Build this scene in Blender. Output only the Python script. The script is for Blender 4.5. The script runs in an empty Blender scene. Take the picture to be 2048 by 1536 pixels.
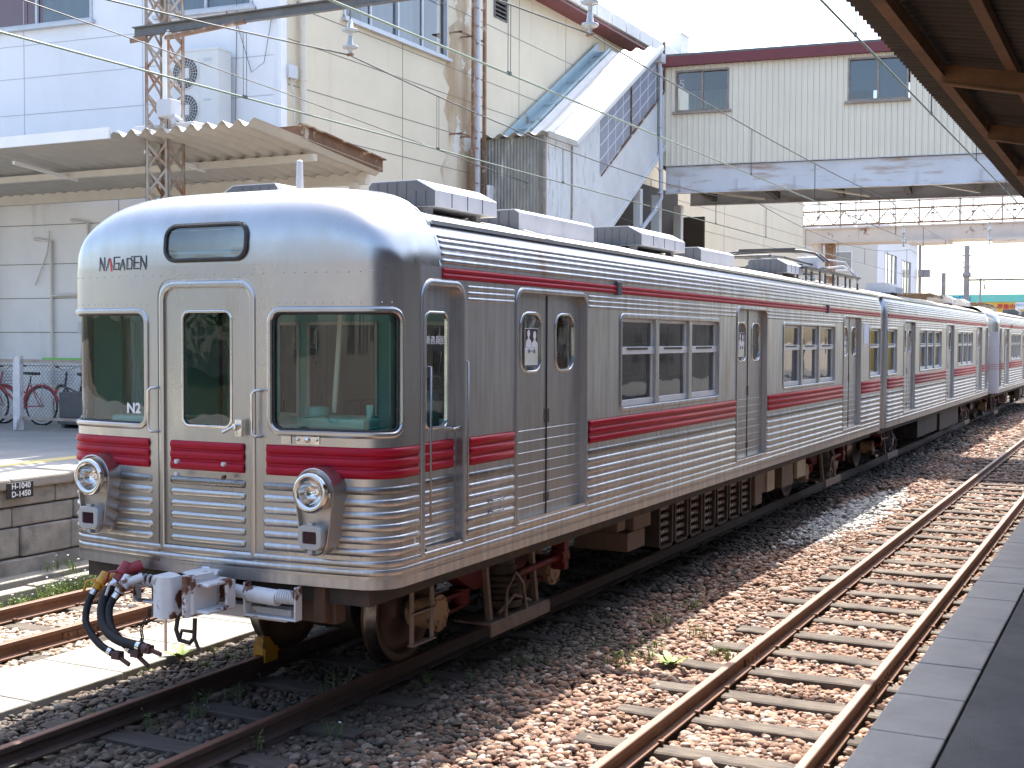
import bpy, bmesh, math, random
import numpy as np
from mathutils import Vector, Matrix
R = random.Random(7)
rad = math.radians
sc = bpy.context.scene
COL = sc.collection

# ------------------------------------------------------------------ camera, world, sun, exposure
cam_d = bpy.data.cameras.new('camera')
cam_d.sensor_width = 36.0
cam_d.lens = 36.0 * 2524.46 / 2048
cam_d.clip_start = 0.05
cam_d.clip_end = 3000
cam = bpy.data.objects.new('camera', cam_d)
COL.objects.link(cam)
_y, _p, _r = 0.4685, 0.0363, 0.0041
fw = Vector((-math.sin(_y)*math.cos(_p), math.cos(_y)*math.cos(_p), -math.sin(_p)))
rt = Vector((math.cos(_y), math.sin(_y), 0))
up = rt.cross(fw)
r2 = rt*math.cos(_r) + up*math.sin(_r)
u2 = up*math.cos(_r) - rt*math.sin(_r)
M = Matrix.Identity(4)
for i in range(3):
    M[i][0] = r2[i]; M[i][1] = u2[i]; M[i][2] = -fw[i]
CAMP = Vector((5.9864, -7.1456, 2.6558))
M.translation = CAMP
cam.matrix_world = M
sc.camera = cam

SUNV = Vector((0.145, -0.57, -1.0))
w = bpy.data.worlds.new('World')
sc.world = w
w.use_nodes = True
nt = w.node_tree
sky = nt.nodes.new('ShaderNodeTexSky')
sky.sky_type = 'NISHITA'
sky.sun_disc = False
sky.sun_elevation = rad(59.5)
sky.sun_rotation = rad(-14.3)
sky.air_density = 1.0
sky.dust_density = 3.0
bg = nt.nodes['Background']
nt.links.new(sky.outputs[0], bg.inputs[0])
bg.inputs[1].default_value = 0.15
sun_d = bpy.data.lights.new('sun', 'SUN')
sun_d.energy = 3.7
sun_d.angle = rad(0.53)
sun_d.color = (1.0, 0.95, 0.88)
sun = bpy.data.objects.new('sun', sun_d)
COL.objects.link(sun)
sun.rotation_euler = SUNV.to_track_quat('-Z', 'Y').to_euler()
sc.view_settings.view_transform = 'Standard'
sc.view_settings.look = 'None'
sc.view_settings.exposure = 1.95
sc.view_settings.gamma = 1.0

# ------------------------------------------------------------------ materials
def _n(nt, t, **kw):
    n = nt.nodes.new(t)
    for k, v in kw.items():
        setattr(n, k, v)
    return n

def pm(name, c1, c2=None, scale=4.0, rough=0.6, rough2=None, metal=0.0, bump=0.0, bscale=40.0,
       stretch=(1, 1, 1), stain=None, stain_scale=2.0, stain_lo=0.55, stain_hi=0.7, stain_stretch=(1, 1, 1),
       stain_metal=None, attr=None, bstretch=None, spec=0.5, coat=0.0, detail=6.0, bdetail=5.0, sdetail=8.0, lo=0.3, hi=0.7):
    m = bpy.data.materials.new(name)
    m.use_nodes = True
    nt = m.node_tree
    b = nt.nodes['Principled BSDF']
    L = nt.links.new
    tc = _n(nt, 'ShaderNodeTexCoord')
    def mapped(st):
        mp = _n(nt, 'ShaderNodeMapping')
        mp.inputs['Scale'].default_value = st
        L(tc.outputs['Object'], mp.inputs['Vector'])
        return mp.outputs[0]
    def noise(st, s, det=detail):
        n = _n(nt, 'ShaderNodeTexNoise')
        n.inputs['Scale'].default_value = s
        n.inputs['Detail'].default_value = det
        n.inputs['Roughness'].default_value = 0.6
        L(mapped(st), n.inputs['Vector'])
        return n.outputs['Fac']
    def ramp(fac, a, bb):
        r = _n(nt, 'ShaderNodeMapRange')
        r.inputs['From Min'].default_value = a
        r.inputs['From Max'].default_value = bb
        r.clamp = True
        L(fac, r.inputs['Value'])
        return r.outputs[0]
    def mixc(fac, a, bb):
        x = _n(nt, 'ShaderNodeMix', data_type='RGBA')
        L(fac, x.inputs[0])
        for sock, val in ((x.inputs[6], a), (x.inputs[7], bb)):
            if hasattr(val, 'links') or not isinstance(val, (tuple, list)):
                L(val, sock)
            else:
                sock.default_value = (*val[:3], 1)
        return x.outputs[2]
    col = None
    if attr:
        at = _n(nt, 'ShaderNodeAttribute', attribute_name=attr)
        col = at.outputs['Color']
        if c2:
            f = ramp(noise(stretch, scale), lo, hi)
            mx = _n(nt, 'ShaderNodeMix', data_type='RGBA', blend_type='MULTIPLY')
            mx.inputs[0].default_value = 1
            L(col, mx.inputs[6])
            L(mixc(f, c1, c2), mx.inputs[7])
            col = mx.outputs[2]
    elif c2:
        f = ramp(noise(stretch, scale), lo, hi)
        col = mixc(f, c1, c2)
        if rough2 is not None:
            mr = _n(nt, 'ShaderNodeMapRange')
            L(f, mr.inputs['Value'])
            mr.inputs['To Min'].default_value = rough
            mr.inputs['To Max'].default_value = rough2
            L(mr.outputs[0], b.inputs['Roughness'])
    if stain:
        sf = ramp(noise(stain_stretch, stain_scale, sdetail), stain_lo, stain_hi)
        col = mixc(sf, col if col is not None else tuple(c1), stain)
        if stain_metal is not None:
            mr = _n(nt, 'ShaderNodeMapRange')
            L(sf, mr.inputs['Value'])
            mr.inputs['To Min'].default_value = metal
            mr.inputs['To Max'].default_value = stain_metal
            L(mr.outputs[0], b.inputs['Metallic'])
    if col is None:
        b.inputs['Base Color'].default_value = (*c1, 1)
    else:
        L(col, b.inputs['Base Color'])
    if rough2 is None or not c2:
        b.inputs['Roughness'].default_value = rough
    if stain_metal is None:
        b.inputs['Metallic'].default_value = metal
    b.inputs['Specular IOR Level'].default_value = spec
    if coat:
        b.inputs['Coat Weight'].default_value = coat
        b.inputs['Coat Roughness'].default_value = 0.15
    if bump:
        bn = _n(nt, 'ShaderNodeBump')
        bn.inputs['Strength'].default_value = bump
        bn.inputs['Distance'].default_value = 0.02
        L(noise(bstretch or stretch, bscale, bdetail), bn.inputs['Height'])
        L(bn.outputs[0], b.inputs['Normal'])
    return m

def glass(name, tint=(0.75, 0.85, 0.82), rough=0.0, refl=1.0):
    m = bpy.data.materials.new(name)
    m.use_nodes = True
    nt = m.node_tree
    nt.nodes.remove(nt.nodes['Principled BSDF'])
    o = nt.nodes['Material Output']
    tr = _n(nt, 'ShaderNodeBsdfTransparent')
    tr.inputs[0].default_value = (*tint, 1)
    gl = _n(nt, 'ShaderNodeBsdfGlossy')
    gl.inputs['Roughness'].default_value = rough
    fr = _n(nt, 'ShaderNodeFresnel')
    fr.inputs[0].default_value = 1.55
    ml = _n(nt, 'ShaderNodeMath', operation='MULTIPLY_ADD')
    ml.inputs[1].default_value = 1.15 * refl
    ml.inputs[2].default_value = 0.03 * refl
    ml.use_clamp = True
    tc = _n(nt, 'ShaderNodeTexCoord')
    nz = _n(nt, 'ShaderNodeTexNoise')
    nz.inputs['Scale'].default_value = 2.2
    nt.links.new(tc.outputs['Object'], nz.inputs['Vector'])
    bn = _n(nt, 'ShaderNodeBump')
    bn.inputs['Strength'].default_value = 0.05
    bn.inputs['Distance'].default_value = 0.05
    nt.links.new(nz.outputs['Fac'], bn.inputs['Height'])
    nt.links.new(bn.outputs[0], gl.inputs['Normal'])
    nt.links.new(fr.outputs[0], ml.inputs[0])
    mx = _n(nt, 'ShaderNodeMixShader')
    nt.links.new(ml.outputs[0], mx.inputs[0])
    nt.links.new(tr.outputs[0], mx.inputs[1])
    nt.links.new(gl.outputs[0], mx.inputs[2])
    nt.links.new(mx.outputs[0], o.inputs[0])
    return m

MT = {}
MT['steel'] = pm('stainless_side', (0.54, 0.54, 0.545), (0.36, 0.365, 0.375), bdetail=1.0, sdetail=3.0, scale=1.6, rough=0.30, rough2=0.44, metal=1.0,
                 bump=0.05, bscale=2.0, stretch=(9, 9, 0.7), bstretch=(1.5, 1.5, 1.0),
                 stain=(0.36, 0.29, 0.23), stain_scale=2.5, stain_lo=0.60, stain_hi=0.85, stain_stretch=(1, 1, 0.5))
MT['steel_front'] = pm('stainless_front', (0.47, 0.465, 0.455), (0.40, 0.395, 0.385), bdetail=1.0, sdetail=3.0, detail=3.0, scale=2.0, rough=0.25, rough2=0.36, metal=1.0,
                       bump=0.06, bscale=1.8, stretch=(2, 2, 0.8), stain=(0.40, 0.35, 0.30), stain_scale=1.2,
                       stain_lo=0.55, stain_hi=1.0, stain_stretch=(1.5, 1.5, 0.6))
MT['chrome'] = pm('polished_steel', (0.72, 0.71, 0.69), (0.55, 0.54, 0.52), scale=8, rough=0.12, rough2=0.28, metal=1.0)
MT['door_steel'] = pm('door_steel', (0.43, 0.425, 0.42), (0.33, 0.325, 0.32), scale=2.2, rough=0.36, rough2=0.46, metal=0.95,
                      stretch=(6, 6, 0.8), bump=0.03, bscale=3)
MT['red'] = pm('red_band_paint', (0.36, 0.004, 0.022), (0.29, 0.004, 0.02), scale=5, rough=0.42, spec=0.22, stain=(0.22, 0.015, 0.025),
               stain_scale=14, stain_lo=0.62, stain_hi=0.8)
MT['roof'] = pm('roof_canvas', (0.62, 0.57, 0.49), (0.50, 0.45, 0.38), scale=3, rough=0.8, bump=0.15, bscale=60,
                stain=(0.33, 0.29, 0.24), stain_scale=1.3, stain_lo=0.58, stain_hi=0.85)
MT['rubber'] = pm('black_rubber', (0.012, 0.012, 0.014), (0.03, 0.03, 0.03), scale=20, rough=0.55)
MT['glass'] = glass('window_glass', (.85, .9, .88), refl=.85)
MT['cabglass'] = glass('cab_glass', (0.86, 0.95, 0.92), refl=.75)
MT['teal'] = pm('cab_teal_paint', (0.16, 0.46, 0.42), (0.13, 0.40, 0.37), scale=3, rough=0.5)
MT['cream'] = pm('interior_cream', (0.66, 0.63, 0.54), (0.60, 0.57, 0.48), scale=3, rough=0.5)
MT['blue'] = pm('seat_moquette', (0.02, 0.05, 0.15), (0.03, 0.07, 0.2), scale=30, rough=0.9)
MT['under'] = pm('underframe_grime', (0.04, 0.03, 0.024), (0.02, 0.016, 0.013), scale=6, rough=0.75, bump=0.3, bscale=25,
                 stain=(0.08, 0.04, 0.024), stain_scale=4, stain_lo=0.52, stain_hi=0.75)
MT['ubox'] = pm('underfloor_box_paint', (0.14, 0.09, 0.06), (0.09, 0.06, 0.042), scale=5, rough=0.7, stain=(0.10, 0.06, 0.04),
                stain_scale=3, stain_lo=0.5, stain_hi=0.75)
MT['ubox_pale'] = pm('underfloor_plate_pale', (0.36, 0.30, 0.22), (0.28, 0.235, 0.17), scale=5, rough=0.7)
MT['bred'] = pm('bogie_red_paint', (0.12, 0.007, 0.008), (0.075, 0.006, 0.006), scale=5, rough=0.6, spec=.3, stain=(0.03, 0.016, 0.012),
                stain_scale=4, stain_lo=0.5, stain_hi=0.7)
MT['wheel'] = pm('wheel_steel', (0.11, 0.07, 0.05), (0.07, 0.045, 0.035), scale=6, rough=0.5, metal=0.5)
MT['tread'] = pm('wheel_tread', (0.35, 0.32, 0.3), (0.2, 0.17, 0.15), scale=12, rough=0.35, metal=1.0)
MT['wpaint'] = pm('white_coupler_paint', (0.66, 0.66, 0.66), (0.56, 0.56, 0.57), scale=5, rough=0.55, bump=0.1, bscale=30,
                  stain=(0.13, 0.05, 0.025), stain_scale=6, stain_lo=0.56, stain_hi=0.60)
MT['vent'] = pm('vent_shaded_grey', (0.085, 0.093, 0.105), (0.06, 0.066, 0.076), scale=4, rough=0.6, stain=(0.08, 0.08, 0.085),
                stain_scale=3, stain_lo=0.55, stain_hi=0.8)  # clip grey; on the vents it puts the end faces' shade into colour
MT['ventw'] = pm('vent_light_paint', (0.50, 0.50, 0.52), (0.40, 0.40, 0.42), scale=3, rough=0.6, stain=(0.3, 0.29, 0.28), stain_scale=3, stain_lo=.6, stain_hi=.8)
MT['hose'] = pm('hose_rubber', (0.007, 0.007, 0.008), (0.012, 0.012, 0.013), scale=10, rough=0.6, spec=.3, bump=0.1, bscale=80)
MT['yellow'] = pm('yellow_paint', (0.55, 0.26, 0.01), (0.4, 0.2, 0.02), scale=8, rough=0.5, stain=(0.1, 0.06, 0.03), stain_scale=9,
                  stain_lo=0.6, stain_hi=0.7)
MT['rail'] = pm('rail_rust', (0.17, 0.07, 0.03), (0.10, 0.045, 0.025), scale=7, rough=0.7, bump=0.2, bscale=60)
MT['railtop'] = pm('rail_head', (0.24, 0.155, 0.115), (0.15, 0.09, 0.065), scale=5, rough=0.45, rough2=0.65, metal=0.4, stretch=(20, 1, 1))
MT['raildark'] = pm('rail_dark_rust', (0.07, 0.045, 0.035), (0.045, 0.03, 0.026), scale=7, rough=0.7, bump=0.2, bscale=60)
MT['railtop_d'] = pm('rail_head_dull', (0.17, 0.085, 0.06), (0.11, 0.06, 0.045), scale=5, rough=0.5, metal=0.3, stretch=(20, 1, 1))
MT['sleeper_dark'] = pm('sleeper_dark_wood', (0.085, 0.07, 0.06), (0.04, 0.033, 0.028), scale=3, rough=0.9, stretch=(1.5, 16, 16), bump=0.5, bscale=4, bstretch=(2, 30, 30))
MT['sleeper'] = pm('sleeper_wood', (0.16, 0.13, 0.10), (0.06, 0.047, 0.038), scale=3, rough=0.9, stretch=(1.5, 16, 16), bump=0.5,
                   bscale=4, bstretch=(2, 30, 30), stain=(0.04, 0.03, 0.024), stain_scale=2, stain_lo=0.45, stain_hi=0.7)
MT['stones'] = pm('ballast_stone', (0.8, 0.8, 0.8), (1.15, 1.12, 1.1), scale=30, rough=0.85, attr='Col', bump=0.25, bscale=90)
MT['white'] = pm('white_paint', (0.78, 0.78, 0.78), (0.70, 0.70, 0.70), scale=3, rough=0.6)
MT['black'] = pm('black_paint', (0.01, 0.01, 0.012), (0.02, 0.02, 0.02), scale=5, rough=0.5)
MT['ink'] = pm('lettering_black', (0.012, 0.012, 0.03), (0.018, 0.018, 0.035), scale=5, rough=0.4)
MT['redink'] = pm('lettering_red', (0.55, 0.02, 0.03), (0.5, 0.02, 0.03), scale=5, rough=0.4)

# ------------------------------------------------------------------ mesh helpers
class MB:
    def __init__(s):
        s.v = []; s.f = []; s.mi = []; s.sm = []
    def add(s, vs, fs, m=0, smooth=False):
        o = len(s.v)
        s.v += [tuple(x) for x in vs]
        for f in fs:
            s.f.append(tuple(i + o for i in f)); s.mi.append(m); s.sm.append(smooth)
        return s
    def box(s, x0, y0, z0, x1, y1, z1, m=0):
        x0, x1 = min(x0, x1), max(x0, x1); y0, y1 = min(y0, y1), max(y0, y1); z0, z1 = min(z0, z1), max(z0, z1)
        v = [(x0, y0, z0), (x1, y0, z0), (x1, y1, z0), (x0, y1, z0), (x0, y0, z1), (x1, y0, z1), (x1, y1, z1), (x0, y1, z1)]
        return s.add(v, [(0, 3, 2, 1), (4, 5, 6, 7), (0, 1, 5, 4), (1, 2, 6, 5), (2, 3, 7, 6), (3, 0, 4, 7)], m)
    def obox(s, o, ex, ey, ez, m=0):      # corner o, edge vectors
        o, ex, ey, ez = Vector(o), Vector(ex), Vector(ey), Vector(ez)
        v = [o, o+ex, o+ex+ey, o+ey, o+ez, o+ex+ez, o+ex+ey+ez, o+ey+ez]
        return s.add(v, [(0, 3, 2, 1), (4, 5, 6, 7), (0, 1, 5, 4), (1, 2, 6, 5), (2, 3, 7, 6), (3, 0, 4, 7)], m)
    def bar(s, a, b, w, h, m=0, upv=(0, 0, 1)):   # rectangular bar centred on a-b
        a, b = Vector(a), Vector(b); d = (b-a)
        sd = d.cross(Vector(upv))
        if sd.length < 1e-6: sd = d.cross(Vector((1, 0, 0)))
        sd.normalize(); u = sd.cross(d).normalized()
        return s.obox(a - sd*w/2 - u*h/2, sd*w, d, u*h, m)
    def cyl(s, a, b, r, rb=None, n=12, m=0, caps=True, smooth=True):
        a, b = Vector(a), Vector(b); rb = r if rb is None else rb
        d = (b-a).normalized()
        t = d.cross(Vector((0, 0, 1)))
        if t.length < 1e-4: t = d.cross(Vector((1, 0, 0)))
        t.normalize(); u = d.cross(t)
        ra = [a + (t*math.cos(2*math.pi*i/n) + u*math.sin(2*math.pi*i/n))*r for i in range(n)]
        rbb = [b + (t*math.cos(2*math.pi*i/n) + u*math.sin(2*math.pi*i/n))*rb for i in range(n)]
        s.add(ra+rbb, [(i, (i+1) % n, n+(i+1) % n, n+i) for i in range(n)], m, smooth)
        if caps:
            if r > 0: s.add(ra, [tuple(range(n-1, -1, -1))], m)
            if rb > 0: s.add(rbb, [tuple(range(n))], m)
        return s
    def lathe(s, o, axis, prof, n=24, m=0):       # prof: list of (dist along axis, radius)
        o, d = Vector(o), Vector(axis).normalized()
        t = d.cross(Vector((0, 0, 1)))
        if t.length < 1e-4: t = d.cross(Vector((1, 0, 0)))
        t.normalize(); u = d.cross(t); vs = []
        for (h, r) in prof:
            vs += [o + d*h + (t*math.cos(2*math.pi*i/n) + u*math.sin(2*math.pi*i/n))*r for i in range(n)]
        fs = [(k*n+i, k*n+(i+1) % n, (k+1)*n+(i+1) % n, (k+1)*n+i) for k in range(len(prof)-1) for i in range(n)]
        return s.add(vs, fs, m, True)
    def tube(s, pts, r, n=8, m=0, caps=True):
        pts = [Vector(p) for p in pts]; rings = []
        prev = None
        for i, p in enumerate(pts):
            d = (pts[min(i+1, len(pts)-1)] - pts[max(i-1, 0)]).normalized()
            if prev is None:
                t = d.cross(Vector((0, 0, 1)))
                if t.length < 1e-3: t = d.cross(Vector((1, 0, 0)))
            else:
                t = prev - d*prev.dot(d)
            t.normalize(); prev = t; u = d.cross(t)
            rings += [p + (t*math.cos(2*math.pi*k/n) + u*math.sin(2*math.pi*k/n))*r for k in range(n)]
        fs = [(i*n+k, i*n+(k+1) % n, (i+1)*n+(k+1) % n, (i+1)*n+k) for i in range(len(pts)-1) for k in range(n)]
        s.add(rings, fs, m, True)
        if caps:
            s.add(rings[:n], [tuple(range(n-1, -1, -1))], m); s.add(rings[-n:], [tuple(range(n))], m)
        return s
    def prism(s, poly, vec, m=0, smooth=False):  # closed polygon extruded along vec
        n = len(poly); a = [Vector(p) for p in poly]; b = [p + Vector(vec) for p in a]
        s.add(a, [tuple(range(n-1, -1, -1))], m); s.add(b, [tuple(range(n))], m)
        return s.add(a+b, [(i, (i+1) % n, n+(i+1) % n, n+i) for i in range(n)], m, smooth)
    def sheet(s, rows, m=0, smooth=False, flip=False):
        nr, nc = len(rows), len(rows[0])
        vs = [p for r in rows for p in r]
        fs = []
        for i in range(nr-1):
            for j in range(nc-1):
                q = (i*nc+j, i*nc+j+1, (i+1)*nc+j+1, (i+1)*nc+j)
                fs.append(q[::-1] if flip else q)
        return s.add(vs, fs, m, smooth)
    def build(s, name, mats, parent=None, bevel=0, origin=None, seg=2, recalc=False):
        if not isinstance(mats, (list, tuple)): mats = [mats]
        o = Vector((0, 0, 0))
        if parent is not None: o = wloc(parent)
        elif origin is not None: o = Vector(origin)
        me = bpy.data.meshes.new(name)
        me.from_pydata([(x-o.x, y-o.y, z-o.z) for x, y, z in s.v], [], s.f)
        for mm in mats: me.materials.append(MT[mm] if isinstance(mm, str) else mm)
        me.polygons.foreach_set('material_index', s.mi)
        me.polygons.foreach_set('use_smooth', s.sm)
        me.update()
        ob = bpy.data.objects.new(name, me)
        COL.objects.link(ob)
        if parent is not None: ob.parent = parent
        else: ob.location = o
        if bevel:
            md = ob.modifiers.new('bevel', 'BEVEL'); md.width = bevel; md.segments = seg; md.limit_method = 'ANGLE'
            md.angle_limit = rad(40)
        return ob

def wloc(o):
    v = Vector((0, 0, 0))
    while o is not None:
        v += o.location; o = o.parent
    return v

def tag(o, label=None, cat=None, group=None, kind=None):
    if label: o['label'] = label
    if cat: o['category'] = cat
    if group: o['group'] = group
    if kind: o['kind'] = kind
    return o

def thing(name, loc, label, cat, group=None):
    o = bpy.data.objects.new(name, None)
    o.empty_display_size = 0.2
    COL.objects.link(o)
    o.location = loc
    return tag(o, label, cat, group)

def copy_tree(o, parent=None, skip=()):
    c = o.copy(); COL.objects.link(c)
    if parent is not None: c.parent = parent
    for ch in list(o.children):
        if ch.name.split('.')[0] in skip: continue
        copy_tree(ch, c, skip)
    return c

def text_mb(body, size, mtx, extrude=0.001, align='CENTER', bold=0.0):
    cu = bpy.data.curves.new('txt', 'FONT')
    cu.body = body; cu.size = size; cu.align_x = align; cu.align_y = 'CENTER'
    cu.extrude = extrude; cu.offset = bold; cu.resolution_u = 3
    ob = bpy.data.objects.new('txt', cu); COL.objects.link(ob)
    dg = bpy.context.evaluated_depsgraph_get()
    me = bpy.data.meshes.new_from_object(ob.evaluated_get(dg))
    mb = MB()
    mb.add([mtx @ v.co for v in me.vertices], [tuple(p.vertices) for p in me.polygons])
    bpy.data.objects.remove(ob); bpy.data.curves.remove(cu); bpy.data.meshes.remove(me)
    return mb

def frame_mtx(o, ex, ey):
    ex, ey = Vector(ex).normalized(), Vector(ey).normalized(); ez = ex.cross(ey)
    m = Matrix.Identity(4)
    for i in range(3):
        m[i][0] = ex[i]; m[i][1] = ey[i]; m[i][2] = ez[i]
    m.translation = Vector(o)
    return m

# ------------------------------------------------------------------ the train
YC = 8.78
HW = 1.47
DX = HW-1.395
# plan outline of a car: s = 0 at the middle of the front, positive round the right side to the rear middle
_tab = []
def _mk():
    A, Rr, Y0 = 0.085, 0.25, 0.035
    xj = 1.2
    for _ in range(20):
        th = math.atan(2*A/xj); xj = HW-Rr+Rr*math.sin(th)
    yc = Y0+Rr*math.cos(th)
    s = 0.0; px, py = 0.0, Y0-A
    N = 28
    for i in range(N+1):
        x = xj*i/N; y = Y0-A*(1-(x/xj)**2)
        s += math.hypot(x-px, y-py); px, py = x, y
        sl = 2*A*x/xj**2; l = math.hypot(1, sl)
        _tab.append((s, x, y, sl/l, -1/l))
    for i in range(1, 15):
        a = th + (math.pi/2-th)*i/14
        x = HW-Rr+Rr*math.sin(a); y = yc-Rr*math.cos(a)
        s += math.hypot(x-px, y-py); px, py = x, y
        _tab.append((s, x, y, math.sin(a), -math.cos(a)))
    L0 = 17.44-py; s += L0; py = 17.44
    _tab.append((s, HW, py, 1, 0))
    for i in range(1, 7):
        a = math.pi/2*i/6
        x = HW-.12+.12*math.cos(a); y = 17.44+.12*math.sin(a)
        s += math.hypot(x-px, y-py); px, py = x, y
        _tab.append((s, x, y, math.cos(a), math.sin(a)))
    s += px; _tab.append((s, 0, 17.56, 0, 1))
_mk()
_ts = [t[0] for t in _tab]
SEND = _ts[-1]
import bisect
def P(s, off=0.0, z=0.0):
    sg = 1 if s >= 0 else -1
    a = min(abs(s), SEND)
    i = min(max(bisect.bisect_right(_ts, a)-1, 0), len(_ts)-2)
    t0, t1 = _tab[i], _tab[i+1]
    f = (a-t0[0])/(t1[0]-t0[0]) if t1[0] > t0[0] else 0
    x, y, nx, ny = [t0[k]+(t1[k]-t0[k])*f for k in (1, 2, 3, 4)]
    l = math.hypot(nx, ny); nx /= l; ny /= l
    return ((x+nx*off)*sg, y+ny*off, z)
_sj = next(t[0] for t in _tab if t[1] > HW-.0001 and t[2] > 0.3)
_yj = next(t[2] for t in _tab if t[1] > HW-.0001 and t[2] > 0.3)
def S(y): return _sj + (y-_yj)
def SX(x):
    for i in range(len(_tab)-1):
        if _tab[i][1] <= x <= _tab[i+1][1]:
            return _tab[i][0]+(x-_tab[i][1])/(_tab[i+1][1]-_tab[i][1])*(_tab[i+1][0]-_tab[i][0])
def inset(z):
    if z <= 3.17: return 0.0
    t = min((z-3.17)/.335, 0.999)
    return 0.17*(1-math.sqrt(1-t*t))
def W(s, off, z): return P(s, off-inset(z), z)
CORN = [t[0] for t in _tab[:-1]] + [SEND]

def rr(s0, s1, z0, z1, rb, rt_, n=6, sub=1):
    """closed rounded rectangle in (s, z), counter-clockwise seen from outside"""
    out = []
    def arc(cx, cz, r, a0):
        for i in range(n+1):
            a = rad(a0+90*i/n)
            out.append((cx+r*math.cos(a), cz+r*math.sin(a)))
    def mid(a, b):
        for i in range(1, sub): out.append((a[0]+(b[0]-a[0])*i/sub, a[1]+(b[1]-a[1])*i/sub))
    arc(s0+rb, z0+rb, rb, 180); mid((s0+rb, z0), (s1-rb, z0))
    arc(s1-rb, z0+rb, rb, 270)
    arc(s1-rt_, z1-rt_, rt_, 0); mid((s1-rt_, z1), (s0+rt_, z1))
    arc(s0+rt_, z1-rt_, rt_, 90)
    return out

def wall(mb, sb, zb, holes=(), m=0, off=0.0, smooth=True, flip=False, n=6):
    sb = sorted(set(round(x, 5) for x in list(sb)+[h[0] for h in holes]+[h[1] for h in holes]))
    zb = sorted(set(round(x, 5) for x in list(zb)+[h[2] for h in holes]+[h[3] for h in holes]))
    idx = {}; vs = []; fs = []
    def vid(i, j):
        if (i, j) not in idx:
            idx[(i, j)] = len(vs); vs.append(W(sb[i], off, zb[j]))
        return idx[(i, j)]
    for i in range(len(sb)-1):
        if sb[i+1]-sb[i] < 1e-4: continue
        for j in range(len(zb)-1):
            cs, cz = (sb[i]+sb[i+1])/2, (zb[j]+zb[j+1])/2
            if any(h[0] < cs < h[1] and h[2] < cz < h[3] for h in holes): continue
            q = (vid(i, j), vid(i+1, j), vid(i+1, j+1), vid(i, j+1))
            fs.append(q[::-1] if flip else q)
    mb.add(vs, fs, m, smooth)
    for h in holes:
        s0, s1, z0, z1 = h[:4]; rb, rt_ = h[4] if len(h) > 4 else (0, 0)
        for (cs, cz, r, a0, ds, dz) in ((s0, z0, rb, 180, 1, 1), (s1, z0, rb, 270, -1, 1), (s1, z1, rt_, 0, -1, -1), (s0, z1, rt_, 90, 1, -1)):
            if r <= 0: continue
            pts = [(cs, cz)] + [(cs+ds*r+r*math.cos(rad(a0+90*i/n)), cz+dz*r+r*math.sin(rad(a0+90*i/n))) for i in range(n+1)]
            v = [W(a, off, b) for a, b in pts]
            f = [(0, i+1, i) if not flip else (0, i, i+1) for i in range(1, n+1)]
            mb.add(v, f, m, smooth)

def ring(mb, s0, s1, z0, z1, rb, rt_, wd, hgt, depth, m=0, sub=1, mj=None, base=0.001):
    """raised frame round an opening plus the reveal going in to depth"""
    lo = [(wd, base), (wd*.86, hgt*.7), (wd*.6, hgt), (wd*.18, hgt), (0.0, hgt*.5), (-.001, -depth)]
    loops = []
    for (e, o) in lo:
        pts = rr(s0-e, s1+e, z0-e, z1+e, max(rb+e, .001), max(rt_+e, .001), sub=sub)
        loops.append([W(a, o, b) for a, b in pts])
    n = len(loops[0])
    for k in range(len(loops)-1):
        fs = [(i, (i+1) % n, n+(i+1) % n, n+i) for i in range(n)]
        mb.add(loops[k]+loops[k+1], fs, (mj if (mj is not None and k == len(loops)-2) else m), True)

def pane(mb, s0, s1, z0, z1, off, m=0, sub=1, thick=None):
    ss = [s0+(s1-s0)*i/sub for i in range(sub+1)]
    mb.sheet([[W(a, off, z0) for a in ss], [W(a, off, z1) for a in ss]], m, True)

def bead(mb, s0, s1, z, h=.017, wd=.058, m=0, base=0.0, taper=.03, closed=(True, True)):
    st = [s0+.001] + [c*sg for sg in (1, -1) for c in CORN if s0+taper < c*sg < s1-taper] + [s1-.001]
    if closed[0]: st += [s0+taper*.35, s0+taper]
    if closed[1]: st += [s1-taper*.35, s1-taper]
    st = sorted(set(round(q, 4) for q in st)); K = 6; rows = []
    for s in st:
        d = 1.0
        if closed[0] and s < s0+taper: d = math.sqrt(max(0, 1-((s0+taper-s)/taper)**2))
        if closed[1] and s > s1-taper: d = min(d, math.sqrt(max(0, 1-((s-s1+taper)/taper)**2)))
        row = []
        for k in range(K+1):
            a = math.pi*k/K
            row.append(W(s, base+h*math.sin(a)*d, z-wd/2*math.cos(a)*(0.55+.45*d)))
        rows.append(row)
    mb.sheet(rows, m, True, flip=True)

DOORS = [(2.03, 3.41), (8.13, 9.45), (14.22, 15.58)]
WINS = [(4.28, 7.35, 3), (10.35, 13.53, 3), (16.42, 17.40, 1)]
CABD = (0.55, 1.10)
BZ = [1.185+.085*i for i in range(6)]           # lower beads
RZ = [1.725, 1.80, 1.872]                        # beads of the red band
ZL = 0.93
FW = (SX(.585), CORN[28+12])                     # front window, round the corner
def zroof(x):
    t = min(abs(x)/HW, 1.0)
    return 3.17+.585*math.sqrt(max(0, 1-t**5))

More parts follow.
